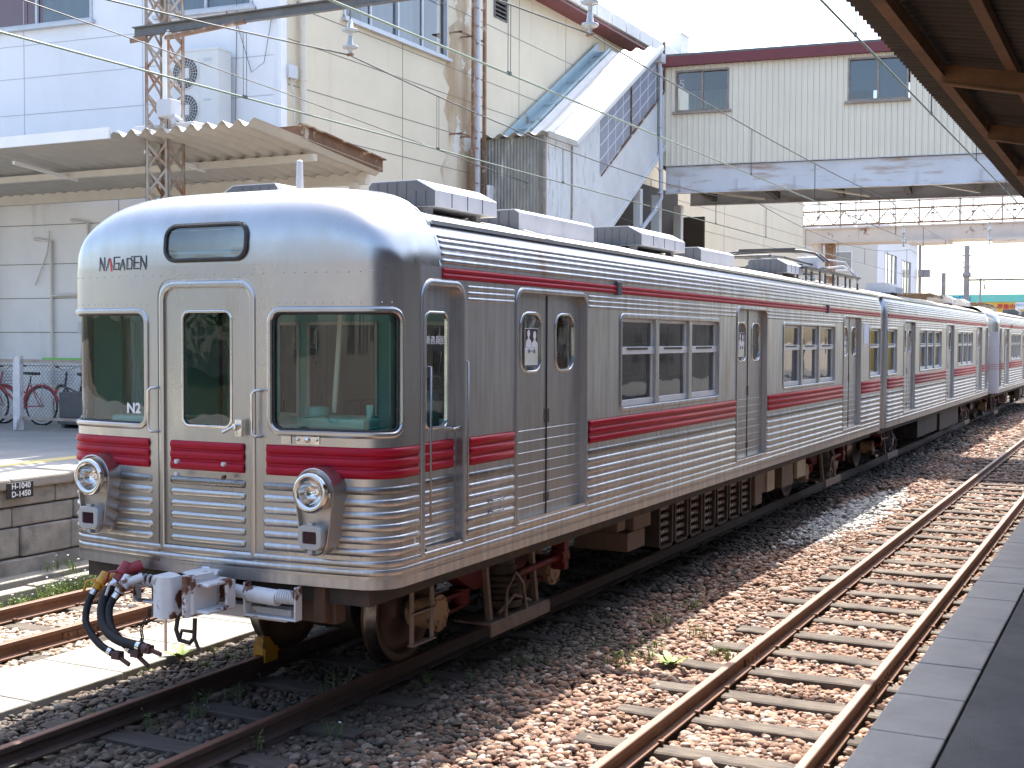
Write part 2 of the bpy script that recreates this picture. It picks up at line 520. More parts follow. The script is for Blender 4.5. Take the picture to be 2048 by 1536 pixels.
def make_car():
    car = thing('train_car', (0, YC, 0), 'x', 'train car')
    # ---- body shell
    b = MB(); holes = []
    for sg in (1, -1):
        def H(a, c, z0, z1, r):
            s0, s1 = sorted((sg*a, sg*c)); holes.append((s0, s1, z0, z1, r))
        H(S(CABD[0]), S(CABD[1]), 1.13, 3.03, (0, .10))
        for a, c in DOORS: H(S(a), S(c), 1.14, 3.03, (0, .09))
        for a, c, n in WINS: H(S(a), S(c), 1.985, 2.855, (.04, .04))
        H(FW[0], FW[1], 2.01, 2.825, (.07, .07))
    dr = SX(.395)
    holes.append((-dr, dr, 1.12, 3.01, (0, .09)))
    sb = [c*sg for c in CORN for sg in (1, -1)]
    wall(b, sb, [ZL, 1.0, 1.9, 3.17], holes, 0)
    top = [3.17+.31*i/6 for i in range(7)]
    for sg in (1, -1):
        ss = [S(.76), 9, S(17.44)] + [c for c in CORN if c >= S(17.44)]
        wall(b, [sg*x for x in ss], top, (), 0)
    # bottom return
    rows = [[P(s, 0, ZL) for s in sorted(sb)], [P(s, -.06, ZL-.012) for s in sorted(sb)]]
    b.sheet(rows, 0, True, flip=True)
    # continuous beads of the sill, all round front and sides
    for z in (1.045, 1.105): bead(b, -S(17.42), S(17.42), z, h=.010, wd=.05, m=0)
    b.sheet([[P(s, .006, 1.0) for s in sorted(sb)], [P(s, .006, ZL+.001) for s in sorted(sb)]], 0, True, flip=True)
    # lower beads on side panels, front panels
    panels = [(S(1.19), S(1.97)), (S(3.47), S(8.07)), (S(9.51), S(14.16)), (S(15.64), S(17.40))]
    for sg in (1, -1):
        for a, c in panels + [(SX(.51), S(.49))]:
            a2, c2 = sorted((sg*a, sg*c))
            for z in BZ + [1.61]: bead(b, a2, c2, z)
        for a, c in [(S(1.19), S(1.97)), (S(3.47), S(8.07)), (S(9.51), S(14.16)), (S(15.64), S(17.40))]:
            a2, c2 = sorted((sg*a, sg*c))
            for z in (2.945, 2.99, 3.035): bead(b, a2, c2, z, h=.008, wd=.032)
        for z in (3.215, 3.265, 3.315, 3.36, 3.40):
            a2, c2 = sorted((sg*S(.80), sg*S(17.40)))
            bead(b, a2, c2, z, h=.014, wd=.036)
        # seam strip under the windows
        a2, c2 = sorted((sg*S(1.19), sg*S(17.40)))
    body = b.build('body', ['steel'], car)
    # ---- front skin: dome, painted separately because it is polished brighter
    d = MB(); us = sorted(c*sg for c in CORN if c <= S(.76) for sg in (1, -1)) + [S(.76), -S(.76)]
    us = sorted(set(round(u, 5) for u in us)); rows = []
    n = 3.2
    for i in range(15):
        ph = math.pi/2*i/14; cc = math.cos(ph)**(2/n) if i < 14 else 0; s_ = math.sin(ph)**(2/n)
        row = []
        for u in us:
            x, y, _ = P(u)
            row.append((x, .76+(y-.76)*cc, 3.17+(zroof(x)-3.17)*s_))
        rows.append(row)
    d.sheet(rows, 0, True)
    # smooth front panel, proud of the structural skin
    fh = [(-dr-.055, dr+.055, 1.0, 3.075, (0, .13)), (FW[0], FW[1], 2.01, 2.825, (.07, .07)), (-FW[1], -FW[0], 2.01, 2.825, (.07, .07)),
          (S(.545), S(1), 1, 3.1), (-S(1), -S(.545), 1, 3.1)]
    wall(d, [c*sg for c in CORN if c <= S(.5) for sg in (1, -1)] + [S(.49), -S(.49)], [1.905, 2.5, 3.172], fh[:3], 0, off=.004)
    # lap seam with rivets, lower beads repeated as front panel
    riv = d
    for k in range(-16, 17):
        s = k*.085
        q = Vector(W(s, .004, 3.105)); nn = (Vector(W(s, .1, 3.105))-q).normalized()
        if abs(s) > .45 or True:
            riv.lathe(q, nn, [(0, .008), (.003, .006), (.0045, .002), (.0046, 0)], n=8)
    for sg in (1, -1):
        for k in range(14):
            s = sg*(SX(.56)+k*.072)
            for z in (1.155, 2.895):
                q = Vector(W(s, .004, z)); nn = (Vector(W(s, .1, z))-q).normalized()
                riv.lathe(q, nn, [(0, .007), (.003, .005), (.0042, 0)], n=6)
    d.build('front_dome', ['steel_front'], car)
    # seam between dome and ribbed side roof
    sm = MB(); pts = []
    for i in range(31):
        x = -HW-.005+2*(HW+.005)*i/30
        pts.append((x, .765, zroof(x)+.004))
    sm.tube(pts, .007, 6); sm.build('roof_seam', ['steel'], car)
    # ---- red bands
    r = MB()
    for sg in (1, -1):
        for a, c in panels + [(SX(.52), S(.48))]:
            a2, c2 = sorted((sg*(a+.015), sg*(c-.015)))
            st = [a2, c2] + [q for q in (x*sg for x in CORN) if a2 < q < c2]
            wall(r, st, [1.690, 1.905], (), 0, off=.006)
            for z in RZ: bead(r, a2, c2, z, base=.006, taper=.012)
        a2, c2 = sorted((sg*S(.80), sg*S(17.40)))
        wall(r, [a2, c2], [3.085, 3.168], (), 0, off=.003)
        for z in (3.107, 3.147): bead(r, a2, c2, z, h=.010, wd=.036, base=.003)
    r.build('red_stripe', ['red'], car)
    # seat clip over the upper stripe
    for y in (4.17, 13.0):
        cl = MB(); cl.obox(P(S(y-.045), .001, 3.075), (0.028, 0, 0), (0, .09, 0), (0, 0, .125))
        cl.build('stripe_clip', ['vent'], car, bevel=.004)
    # ---- roof
    ro = MB(); rows = []
    ys = [.765, 4, 8, 12, 16, 17.57]
    xs = [-1.33+2.66*i/24 for i in range(25)]
    zt = lambda x: 3.50+.245*(1-(abs(x)/1.33)**2.3)
    for y in ys: rows.append([(x, y, zt(x)) for x in xs])
    ro.sheet(rows, 0, True)
    ro.add([(x, 17.57, zt(x)) for x in xs] + [(x, 17.57, 3.40) for x in xs], [(i, i+25, i+26, i+1) for i in range(24)], 0)
    for sg in (1, -1):
        ro.box(sg*1.295, .79, 3.482, sg*1.390, 17.56, 3.504, 1)
        ro.box(sg*1.380, .79, 3.503, sg*1.390, 17.56, 3.512, 1)
    ro.build('roof', ['roof', 'steel'], car)
    jo = MB()
    for y in (3.1, 7.85, 13.2):
        jo.tube([(x, y, zt(x)+.006) for x in xs], .012, 5)
    jo.build('roof_joint', ['roof'], car)
    # ---- front door
    fd = MB()
    wh = SX(.213)
    wall(fd, [-dr, -.2, 0, .2, dr], [1.12, 2, 3.01], [(-wh, wh, 2.02, 2.83, (.05, .05))], 0, off=-.013)
    fd.sheet([[P(-dr, -.013, 1.12), P(dr, -.013, 1.12)], [P(-dr, .0, 1.118), P(dr, .0, 1.118)]], 0)
    for z in BZ[:] + [1.61]:
        bead(fd, -dr+.05, dr-.05, z, base=-.013, wd=.058)
    door = fd.build('front_door', ['steel_front'], car)
    fr = MB(); ring(fr, -dr, dr, 1.12, 3.01, .001, .09, .05, .010, .018, sub=6)
    for sg in (1, -1):   # flat pilasters beside the door
        a, c = sorted((sg*(dr+.055), sg*(dr+.115)))
        wall(fr, [a, c], [1.10, 1.95], (), 0, off=.005)
    fr.build('door_frame', ['steel_front'], car)
    rd = MB(); wall(rd, [-dr+.055, 0, dr-.055], [1.690, 1.895], (), 0, off=-.008)
    for z in RZ: bead(rd, -dr+.055, dr-.055, z, base=-.008, taper=.012)
    rd.build('red_panel', ['red'], door)
    g = MB(); pane(g, -wh, wh, 2.02, 2.83, -.026); g.build('door_pane', ['cabglass'], door)
    g = MB(); ring(g, -wh, wh, 2.02, 2.83, .05, .05, .02, .006, .012, base=.0)
    for k in range(len(g.v)): pass
    # shift ring back to the leaf plane
    g.v = [(x, y+.012, z) for x, y, z in g.v]
    g.build('pane_surround', ['chrome'], door)
    bl = MB()
    for x in (-.215, .215):
        for z in (1.665, 1.755):
            bl.cyl((x, -.10, z), (x, -.125, z), .016, n=12); bl.cyl((x, -.125, z), (x, -.13, z), .009, n=8)
    bl.build('bolts', ['wpaint'], door)
    hd = MB(); hd.box(.305, -.10, 1.955, .365, -.075, 2.075); hd.cyl((.335, -.10, 2.03), (.335, -.15, 2.03), .018)
    hd.cyl((.335, -.145, 2.03), (.24, -.15, 1.985), .012)
    hd.build('door_handle', ['chrome'], door, bevel=.004)
    # ---- grab handles each side of the front door
    for sx in (-.50, .455):
        h = MB()
        y0 = P(SX(abs(sx)), 0, 0)[1]
        zz = [1.96, 1.965, 1.98, 2.26, 2.275, 2.28]
        h.tube([(sx+.05, y0, 1.96), (sx+.05, y0-.03, 1.96), (sx+.02, y0-.055, 1.962), (sx, y0-.06, 1.98), (sx, y0-.06, 2.26), (sx+.02, y0-.055, 2.28), (sx+.05, y0-.03, 2.283), (sx+.05, y0, 2.283)], .011, 8)
        h.build('grab_handle', ['chrome'], car)
    # ---- windscreens
    for sg in (1, -1):
        s0, s1 = sorted((sg*FW[0], sg*FW[1]))
        g = MB(); ring(g, s0, s1, 2.01, 2.825, .07, .07, .045, .02, .03, sub=14, base=.003)
        wf = g.build('windscreen_frame', ['steel_front'], car)
        g = MB(); pane(g, s0-.01, s1+.01, 2.0, 2.835, -.022, sub=16); g.build('windscreen', ['cabglass'], wf)
        g = MB()
        pts = [W(a, -.012, c) for a, c in rr(s0+.004, s1-.004, 2.014, 2.821, .066, .066, sub=14)]
        g.tube(pts+pts[:1], .010, 6, caps=False); g.build('rubber_seal', ['rubber'], wf)
    # fleet number on the left screen and black blob
    t = text_mb('N2', .105, frame_mtx(W(-SX(.725), -.016, 2.118), (1, .05, 0), (0, 0, 1)), bold=.003)
    t.build('fleet_number', ['white'], car)
    # ---- destination window
    ds = SX(.385)
    g = MB()
    o = Vector((0, 0, 0))
    def dome_off(lp, o): return [(x, y-o, z) for x, y, z in lp]
    def DP(a, o, z):  # point following the dome face near the sign
        k = max(0.0, (z-3.17)/.585); sn = min(1, k)**(n/2); cs = math.sqrt(1-sn*sn)**(2/n)
        x, y, _ = P(a); yy = .76+(y-.76)*cs
        return (x, yy-o, z)
    loops = []
    for e, o_ in ((.03, -.004), (.028, .016), (.012, .024), (.0, .018), (-.003, -.03)):
        pts = rr(-ds-e+.03, ds+e-.03, 3.222-e, 3.448+e, .075+e, .075+e, sub=8)
        loops.append([DP(a, o_, c) for a, c in pts])
    nn_ = len(loops[0])
    for k in range(len(loops)-1):
        g.add(loops[k]+loops[k+1], [(i, (i+1) % nn_, nn_+(i+1) % nn_, nn_+i) for i in range(nn_)], 0, True)
    dwf = g.build('destination_frame', ['rubber'], car)
    g = MB(); pts = [DP(a, .004, c) for a, c in rr(-ds+.03, ds-.03, 3.222, 3.448, .075, .075, sub=8)]
    cpt = DP(0, .004, 3.335)
    g.add(pts+[cpt], [(i, (i+1) % nn_, nn_) for i in range(nn_)], 0, True)
    g.build('destination_pane', ['destglass'], dwf)
    g = MB()
    g.sheet([[DP(a, .0, c) for a in (-ds+.05, -.1, .1, ds-.05)] for c in (3.255, 3.425)], 0)
    bl_ = g.build('destination_blind', ['blind'], dwf)
    g = MB(); g.sheet([[DP(a, .002, c) for a in (-ds+.05, 0, ds-.05)] for c in (3.262, 3.272)], 0); g.build('blind_line', ['blindblue'], bl_)
    # ---- operator lettering
    lg = MB(); rl = MB()
    def stroke(mb, pts, wd=.0098):
        for a, c in zip(pts[:-1], pts[1:]):
            dx, dz = c[0]-a[0], c[1]-a[1]; l = math.hypot(dx, dz); px, pz = -dz/l*wd/2, dx/l*wd/2
            ex, ez = dx/l*wd/2, dz/l*wd/2
            q = [(a[0]-ex+px, a[1]-ez+pz), (a[0]-ex-px, a[1]-ez-pz), (c[0]+ex-px, c[1]+ez-pz), (c[0]+ex+px, c[1]+ez+pz)]
            mb.add([LP(*k) for k in q], [(0, 1, 2, 3)])
    LX0, LX1, LZ = -1.07, -.56, 3.155
    def LP(x, z): return W(-SX(abs(x)), .0065, z)
    kx = (LX1-LX0)/525.0
    def G(px_, pz_): return (LX0+px_*kx, LZ+pz_*.1)
    for pts in ([(4, 0), (4, .95), (55, 0), (55, .95)], [(80, 0), (108, .85)], [(228, .95), (165, .95), (165, .05), (222, .05), (222, .5), (192, .5)],
                [(238, 0), (262, .75), (288, 0)], [(312, .05), (312, .82), (350, .82), (366, .66), (366, .05), (312, .05)], [(362, .96), (370, .92)],
                [(440, .95), (390, .95), (390, .05), (440, .05)], [(390, .5), (432, .5)], [(460, 0), (460, .95), (518, 0), (518, .95)]):
        stroke(lg, [G(*q) for q in pts])
    stroke(rl, [G(112, 1.28), G(140, 0)], .018)
    lo = lg.build('front_lettering', ['ink'], car); rl.build('red_letter_stroke', ['redink'], lo)
    # ---- small fittings under the right windscreen
    f = MB(); s = SX(.83)
    for a, c, z0, z1 in ((SX(.66), SX(.74), 1.915, 1.985), (SX(.78), SX(.965), 1.915, 1.98)):
        wall(f, [a, (a+c)/2, c], [z0, z1], (), 0, off=.010); 
    for xx, rr_ in ((.80, .011), (.872, .02), (.945, .011)):
        q = Vector(W(SX(xx), .008, 1.948)); nn = (Vector(W(SX(xx), .1, 1.948))-q).normalized()
        f.lathe(q, nn, [(0, rr_), (.012, rr_), (.018, rr_*.6), (.019, 0)], n=10)
    f.build('wiper_mount', ['chrome'], car)
    # ---- lamps
    for sg in (1, -1):
        cx = 1.01*sg; y0 = P(SX(1.01))[1]
        lamp = bpy.data.objects.new('lamp_cluster', None); COL.objects.link(lamp); lamp.parent = car
        lamp.location = (cx, y0-YC, 1.45)
        pts = []
        for i in range(17):
            a = rad(-8+196*i/16); pts.append((cx+.165*math.cos(a), 1.605+.165*math.sin(a)))
        for i in range(13):
            a = rad(188+164*i/12); pts.append((cx+.115*math.cos(a), 1.285+.115*math.sin(a)))
        hb = MB(); N_ = len(pts)
        def lp(e, y):
            out = []
            for (x, z) in pts:
                ox, oz = (cx, 1.605) if z > 1.5 else (cx, 1.285)
                l = math.hypot(x-ox, z-oz); out.append((x+(x-ox)/l*e, y, z+(z-oz)/l*e))
            return out
        L_ = [lp(0, y0+.12), lp(0, y0-.145), lp(-.004, y0-.149), lp(-.010, y0-.145), lp(-.012, y0-.105)]
        for k in range(4):
            hb.add(L_[k]+L_[k+1], [(i, n2, N_+n2, N_+i) for i in range(N_) for n2 in [(i+1) % N_]], 0, True)
        hb.add(L_[4], [tuple(range(N_))], 0)
        hb.build('housing', ['lampsteel'], lamp)
        rg = MB(); o = (cx, y0-.10, 1.605)
        rg.lathe(o, (0, -1, 0), [(-.01, .132), (.045, .134), (.062, .138), (.085, .140), (.10, .132), (.104, .116), (.098, .100), (.085, .094)], n=36)
        rg.obox((cx+.12, y0-.17, 1.58), (.035, 0, 0), (0, .03, 0), (0, 0, .03))
        rim = rg.build('headlight_rim', ['chrome'], lamp)
        rf = MB(); rf.lathe(o, (0, -1, 0), [(.086, .097), (.05, .085), (.02, .06), (.0, .03), (-.005, 0)], n=28)
        rf.lathe(o, (0, -1, 0), [(.0, .022), (.03, .022), (.045, .012), (.047, 0)], n=14)
        rf.build('reflector', ['mirror'], rim)
        gl = MB(); gl.lathe(o, (0, -1, 0), [(.086, .096), (.098, .07), (.104, .035), (.106, 0)], n=28); gl.build('headlight_glass', ['lampglass'], rim)
        tl = MB()
        def rq(hw, hh, r_, y):
            return [(cx+a, y, 1.30+c) for a, c in rr(-hw, hw, -hh, hh, r_, r_)]
        lo_ = [rq(.098, .083, .05, y0-.06), rq(.10, .085, .05, y0-.185), rq(.094, .079, .05, y0-.197), rq(.058, .043, .012, y0-.197), rq(.056, .041, .012, y0-.188)]
        m_ = len(lo_[0])
        for k in range(4): tl.add(lo_[k]+lo_[k+1], [(i, (i+1) % m_, m_+(i+1) % m_, m_+i) for i in range(m_)], 0, True)
        tl.box(cx-.022, y0-.19, 1.383, cx+.022, y0-.15, 1.402); tl.box(cx-.02, y0-.19, 1.19, cx+.02, y0-.15, 1.216)
        tlo = tl.build('tail_lamp', ['lampgrey'], lamp)
        ln = MB(); ln.add(lo_[4], [tuple(range(m_))], 0); ln.build('red_lens', ['redlens'], tlo)
    # ---- side doors and windows
    for sg in (1, -1):
        def SS(a, c): return sorted((sg*S(a), sg*S(c)))
        # cab door
        s0, s1 = SS(*CABD)
        g = MB(); ring(g, s0, s1, 1.13, 3.03, .001, .10, .05, .014, .10); cf = g.build('cab_door_frame', ['steel'], car)
        g = MB()
        ws0, ws1 = SS(.665, .965)
        wall(g, [s0-.005, s1+.005], [1.13, 3.035], [(ws0, ws1, 2.01, 2.83, (.05, .05))], 0, off=-.055)
        for z in BZ + [1.61]: bead(g, s0+.01, s1-.035, z, base=-.055)
        cd = g.build('cab_door', ['steel'], car)
        g = MB(); wall(g, [s0+.01, s1-.04], [1.69, 1.905], (), 0, off=-.050)
        for z in RZ: bead(g, s0+.01, s1-.04, z, base=-.050, taper=.012)
        g.build('red_panel', ['red'], cd)
        g = MB(); ring(g, ws0, ws1, 2.01, 2.83, .05, .05, .022, .008, .02)
        g.v = [(x-sg*.055, y, z) for x, y, z in g.v]; g.build('pane_surround', ['chrome'], cd)
        g = MB(); pane(g, ws0, ws1, 2.01, 2.83, -.07); g.build('cab_door_pane', ['cabglass'], cd)
        g = MB(); q = P(sg*S(1.0), -.055, 1.98); g.cyl(q, (q[0]+sg*.05, q[1], q[2]), .015); g.cyl((q[0]+sg*.045, q[1]-.02, q[2]), (q[0]+sg*.045, q[1]+.075, q[2]+.01), .012)
        g.build('door_handle', ['chrome'], cd)
        if sg == 1:
            t = text_mb('乗務員室', .068, frame_mtx(P(S(.815), -.066, 2.635), (0, 1, 0), (0, 0, 1))); t.build('cab_door_lettering', ['white'], cd)
        for y_, z0_, z1_ in ((.585, 1.34, 2.45), (1.135, 1.36, 2.48)):
            g = MB(); q = P(sg*S(y_), .034, 0); q0 = P(sg*S(y_), .0, 0)
            g.tube([(q0[0], q0[1], z0_), (q[0], q[1], z0_), (q[0], q[1], z1_), (q0[0], q0[1], z1_)], .0085, 8)
            g.build('handrail', ['railsteel'], car)
        g = MB(); q = P(sg*S(.57), 0, 0); g.obox((q[0]-sg*.05, CABD[0]+.02, 1.135), (sg*.06, 0, 0), (0, .50, 0), (0, 0, .016)); g.build('door_sill', ['chrome'], car)
        # double doors
        for a, c in DOORS:
            s0, s1 = SS(a, c)
            g = MB(); ring(g, s0, s1, 1.14, 3.03, .001, .09, .045, .012, .085); g.build('door_frame', ['steel'], car)
            g = MB(); q = P(sg*S(a), 0, 0); g.obox((q[0]-sg*.06, a+.01, 1.142), (sg*.068, 0, 0), (0, c-a-.02, 0), (0, 0, .018)); g.build('door_sill', ['chrome'], car)
            mid_ = (a+c)/2-.03
            for (la, lc) in ((a, mid_-.004), (mid_+.004, c)):
                l0, l1 = SS(la-.01 if la == a else la, lc+.01 if lc == c else lc)
                wc = (la+lc)/2 + (.035 if la == a else -.0)
                wc = la+.355 if la == a else la+.375
                w0, w1 = SS(wc-.185, wc+.185)
                g = MB(); wall(g, [l0, l1], [1.145, 3.035], [(w0, w1, 2.385, 2.855, (.11, .11))], 0, off=-.055)
                for k in range(8):
                    z = 1.235+.092*k
                    g.sheet([[P(l0, -.0535, z), P(l1, -.0535, z)], [P(l0, -.0505, z+.004), P(l1, -.0505, z+.004)], [P(l0, -.0545, z+.010), P(l1, -.0545, z+.010)]], 0)
                lf = g.build('door_leaf', ['door_steel'], car)
                g = MB(); ring(g, w0, w1, 2.385, 2.855, .11, .11, .026, .008, .02)
                g.v = [(x-sg*.055, y, z) for x, y, z in g.v]; g.build('pane_surround', ['chrome'], lf)
                g = MB(); pane(g, w0, w1, 2.385, 2.855, -.068); g.build('door_pane', ['glass'], lf)
                ed = mid_-.045 if la == a else mid_+.03
                g = MB()
                for z0_, z1_ in ((1.93, 2.05), (1.25, 1.34)):
                    q = P(sg*S(ed), -.054, 0); g.obox((q[0]-sg*.002, ed, z0_), (sg*.004, 0, 0), (0, .03, 0), (0, 0, z1_-z0_))
                g.build('finger_pull', ['pull'], lf)
                if sg == 1 and la == a:
                    st = MB(); q = P(S(wc), -.064, 0)
                    st.box(q[0]-.001, wc-.10, 2.43, q[0]+.001, wc+.15, 2.74)
                    so = st.build('door_poster', ['white'], lf)
                    pp = MB(); pp.add([(q[0]+.0013, wc-.095, 2.575), (q[0]+.0013, wc+.145, 2.575), (q[0]+.0013, wc+.145, 2.735), (q[0]+.0013, wc-.095, 2.735)], [(0, 1, 2, 3)])
                    dk = pp.build('poster_picture', ['blackred'], so)
                    pp = MB()
                    for cc_, r_, zt_ in ((wc-.03, .026, 2.695), (wc+.085, .03, 2.68)):
                        poly = [(q[0]+.002, cc_+r_*math.cos(rad(t_)), zt_+r_*1.25*math.sin(rad(t_))) for t_ in range(-60, 241, 20)]
                        poly += [(q[0]+.002, cc_-r_*.5, zt_-.04), (q[0]+.002, cc_-r_*1.9, zt_-.065), (q[0]+.002, cc_-r_*2.1, 2.577), (q[0]+.002, cc_+r_*2.0, 2.577), (q[0]+.002, cc_+r_*1.9, zt_-.065), (q[0]+.002, cc_+r_*.5, zt_-.04)]
                        pp.add(poly, [tuple(range(len(poly)))])
                    pp.build('poster_figures', ['white'], dk)
                    pp = MB(); pp.add([(q[0]+.0015, wc-.095, 2.44), (q[0]+.0015, wc+.145, 2.44), (q[0]+.0015, wc+.145, 2.56), (q[0]+.0015, wc-.095, 2.56)], [(0, 1, 2, 3)])
                    pp.build('poster_block', ['paleyellow'], so)
                    tt = text_mb('ホール', .05, frame_mtx((q[0]+.003, wc+.03, 2.545), (0, 1, 0), (0, 0, 1))); tt.build('poster_lettering', ['ink'], so)
            g = MB(); s_m = sg*S(mid_); q = P(s_m, -.058, 0); g.box(q[0]-.004, mid_-.008, 1.15, q[0]+.010, mid_+.008, 3.02); g.build('door_seal', ['rubber'], car)
        # windows
        for a, c, k in WINS:
            s0, s1 = SS(a, c)
            g = MB(); ring(g, s0, s1, 1.985, 2.855, .04, .04, .05, .012, .06); wf = g.build('window_frame', ['steel'], car)
            mw = .10; pw = ((c-a)-mw*(k-1))/k
            for i in range(k):
                ya = a+i*(pw+mw); yb = ya+pw
                if i < k-1:
                    q = P(sg*S(yb), 0, 0); g = MB()
                    g.obox((q[0]-sg*.05, yb, 1.985), (sg*.052, 0, 0), (0, mw, 0), (0, 0, .87)); g.build('mullion', ['steel'], wf, bevel=.006)
                p0, p1 = SS(ya, yb); q = P(sg*S(ya), 0, 0)
                sash = MB()
                xo = q[0]-sg*.045
                for (z0_, z1_, dd) in ((1.99, 2.05, .03), (2.50, 2.575, .036), (2.82, 2.853, .02)):
                    sash.obox((xo-sg*.012, ya, z0_), (sg*dd, 0, 0), (0, yb-ya, 0), (0, 0, z1_-z0_))
                for y_ in (ya, yb-.028): sash.obox((xo-sg*.012, y_, 1.99), (sg*.022, 0, 0), (0, .028, 0), (0, 0, .86))
                so = sash.build('window_sash', ['alu'], wf, bevel=.003)
                hh = MB(); hh.obox((xo+sg*.02, ya+.2, 2.545), (sg*.012, 0, 0), (0, pw-.4, 0), (0, 0, .02)); hh.build('sash_grip', ['black'], so)
                g = MB(); pane(g, p0, p1, 1.99, 2.85, -.052); g.build('window_pane', ['glass'], wf)
    # posters and plates on the right side
    g = MB(); q = P(S(16), .002, 0); g.box(q[0], 15.85, 2.58, q[0]+.004, 16.25, 2.94); g.build('side_plate', ['paleblue'], car)
    t = text_mb('2', .055, frame_mtx(W(S(.40), .0135, 1.235), (.15, 1, 0), (0, 0, 1)), bold=.001); t.build('axle_number', ['white'], car)
    g = MB()
    for y_ in (1.53, 1.72):
        for z in (1.305, 1.39):
            q = P(S(y_), 0, z); g.cyl(q, (q[0]+.035, q[1], z), .009); 
    for z in (1.305, 1.39): g.tube([(HW+.03, 1.53, z), (HW+.03, 1.72, z)], .007, 6)
    g.build('step_bracket', ['steel'], car)
    # ---- inside
    i_ = MB()
    i_.box(-1.24, .22, 1.10, 1.24, 17.4, 1.135)
    i_.build('floor', ['under'], car)
    i_ = MB(); i_.sheet([[(-1.3, .5, 3.12), (1.3, .5, 3.12)], [(-1.3, 17.4, 3.12), (1.3, 17.4, 3.12)]], 0, flip=True); i_.build('ceiling', ['cream'], car)
    lin = MB()
    for sg in (1, -1):
        hs = []
        for a, c in DOORS: hs.append((*sorted((sg*S(a), sg*S(c))), 1.14, 3.0))
        for a, c, k in WINS: hs.append((*sorted((sg*S(a), sg*S(c))), 1.985, 2.855))
        wall(lin, [sg*S(1.8), sg*S(17.3)], [1.14, 3.12], hs, 0, off=-.09, smooth=False, flip=True)
    lin.build('lining', ['cream'], car)
    lin = MB()
    hs = []
    for sg in (1, -1):
        hs.append((*sorted((sg*S(CABD[0]), sg*S(CABD[1]))), 1.14, 3.0)); hs.append((*sorted((sg*FW[0], sg*FW[1])), 2.01, 2.825, (.07, .07)))
    hs.append((-dr, dr, 1.12, 3.01))
    wall(lin, [c*sg for c in CORN if c < S(1.7) for sg in (1, -1)] + [S(1.75), -S(1.75)], [1.14, 3.12], hs, 0, off=-.09, flip=True)
    # partition behind the cab with windows and a door
    for x0, x1, z0, z1 in ((-1.3, 1.3, 1.13, 1.98), (-1.3, 1.3, 2.78, 3.12), (-1.3, -1.18, 1.98, 2.78), (-.50, -.42, 1.98, 2.78), (.30, .42, 1.98, 2.78), (1.20, 1.3, 1.98, 2.78)):
        lin.box(x0, 1.76, z0, x1, 1.80, z1)
    lin.build('cab_lining', ['teal'], car)
    pf = MB()
    for x0, x1 in ((-1.18, -.50), (-.42, .30), (.42, 1.20)):
        for (a, c, e, f_) in ((x0, 1.97, x1, 2.0), (x0, 2.76, x1, 2.79), (x0, 1.97, x0+.03, 2.79), (x1-.03, 1.97, x1, 2.79)):
            pf.box(a, 1.745, c, e, 1.757, f_)
    pf.build('partition_trim', ['cream'], car)
    ck = MB()
    ck.box(.50, .30, 1.135, 1.25, .72, 2.0); ck.box(.56, .26, 2.0, 1.15, .66, 2.08)
    ck.cyl((.62, .45, 2.08), (.62, .45, 2.15), .09, n=16); ck.cyl((1.05, .5, 2.08), (1.05, .5, 2.17), .03)
    ck.box(-1.25, .30, 1.135, -.55, .60, 2.04); ck.box(1.12, .75, 1.135, 1.28, 1.1, 2.25)
    ck.build('driving_desk', ['teal'], car, bevel=.02)
    pz = MB(); pz.cyl((1.17, .62, 1.15), (1.17, .62, 3.1), .022, n=10); pz.cyl((-.98, .42, 1.15), (-.98, .42, 3.1), .014, n=8)
    pz.cyl((.70, .55, 2.1), (.78, .55, 3.1), .02, n=8); pz.build('cab_pipes', ['cream'], car)
    se = MB()
    for sg in (1, -1):
        for a, c in ((3.6, 8.0), (9.6, 14.1), (15.7, 17.2)):
            se.box(sg*.78, a, 1.42, sg*1.27, c, 1.56); se.box(sg*1.12, a, 1.56, sg*1.27, c, 2.02)
    se.build('bench_seat', ['blue'], car, bevel=.03)
    ra = MB()
    for sg in (1, -1):
        ra.tube([(sg*.95, 2.0, 2.92), (sg*.95, 17.2, 2.92)], .016, 6)
        for a in (3.55, 8.05, 9.55, 14.15, 15.65): ra.tube([(sg*.8, a, 1.14), (sg*.8, a, 3.1)], .016, 6)
    ra.build('hand_pole', ['chrome'], car)
    hs = MB()
    for y_ in (4.8, 5.7, 6.6, 11, 11.9, 12.8):
        hs.box(.30, y_, 2.55, .304, y_+.30, 2.85)
    hs.build('hanging_poster', ['white'], car)
    return car

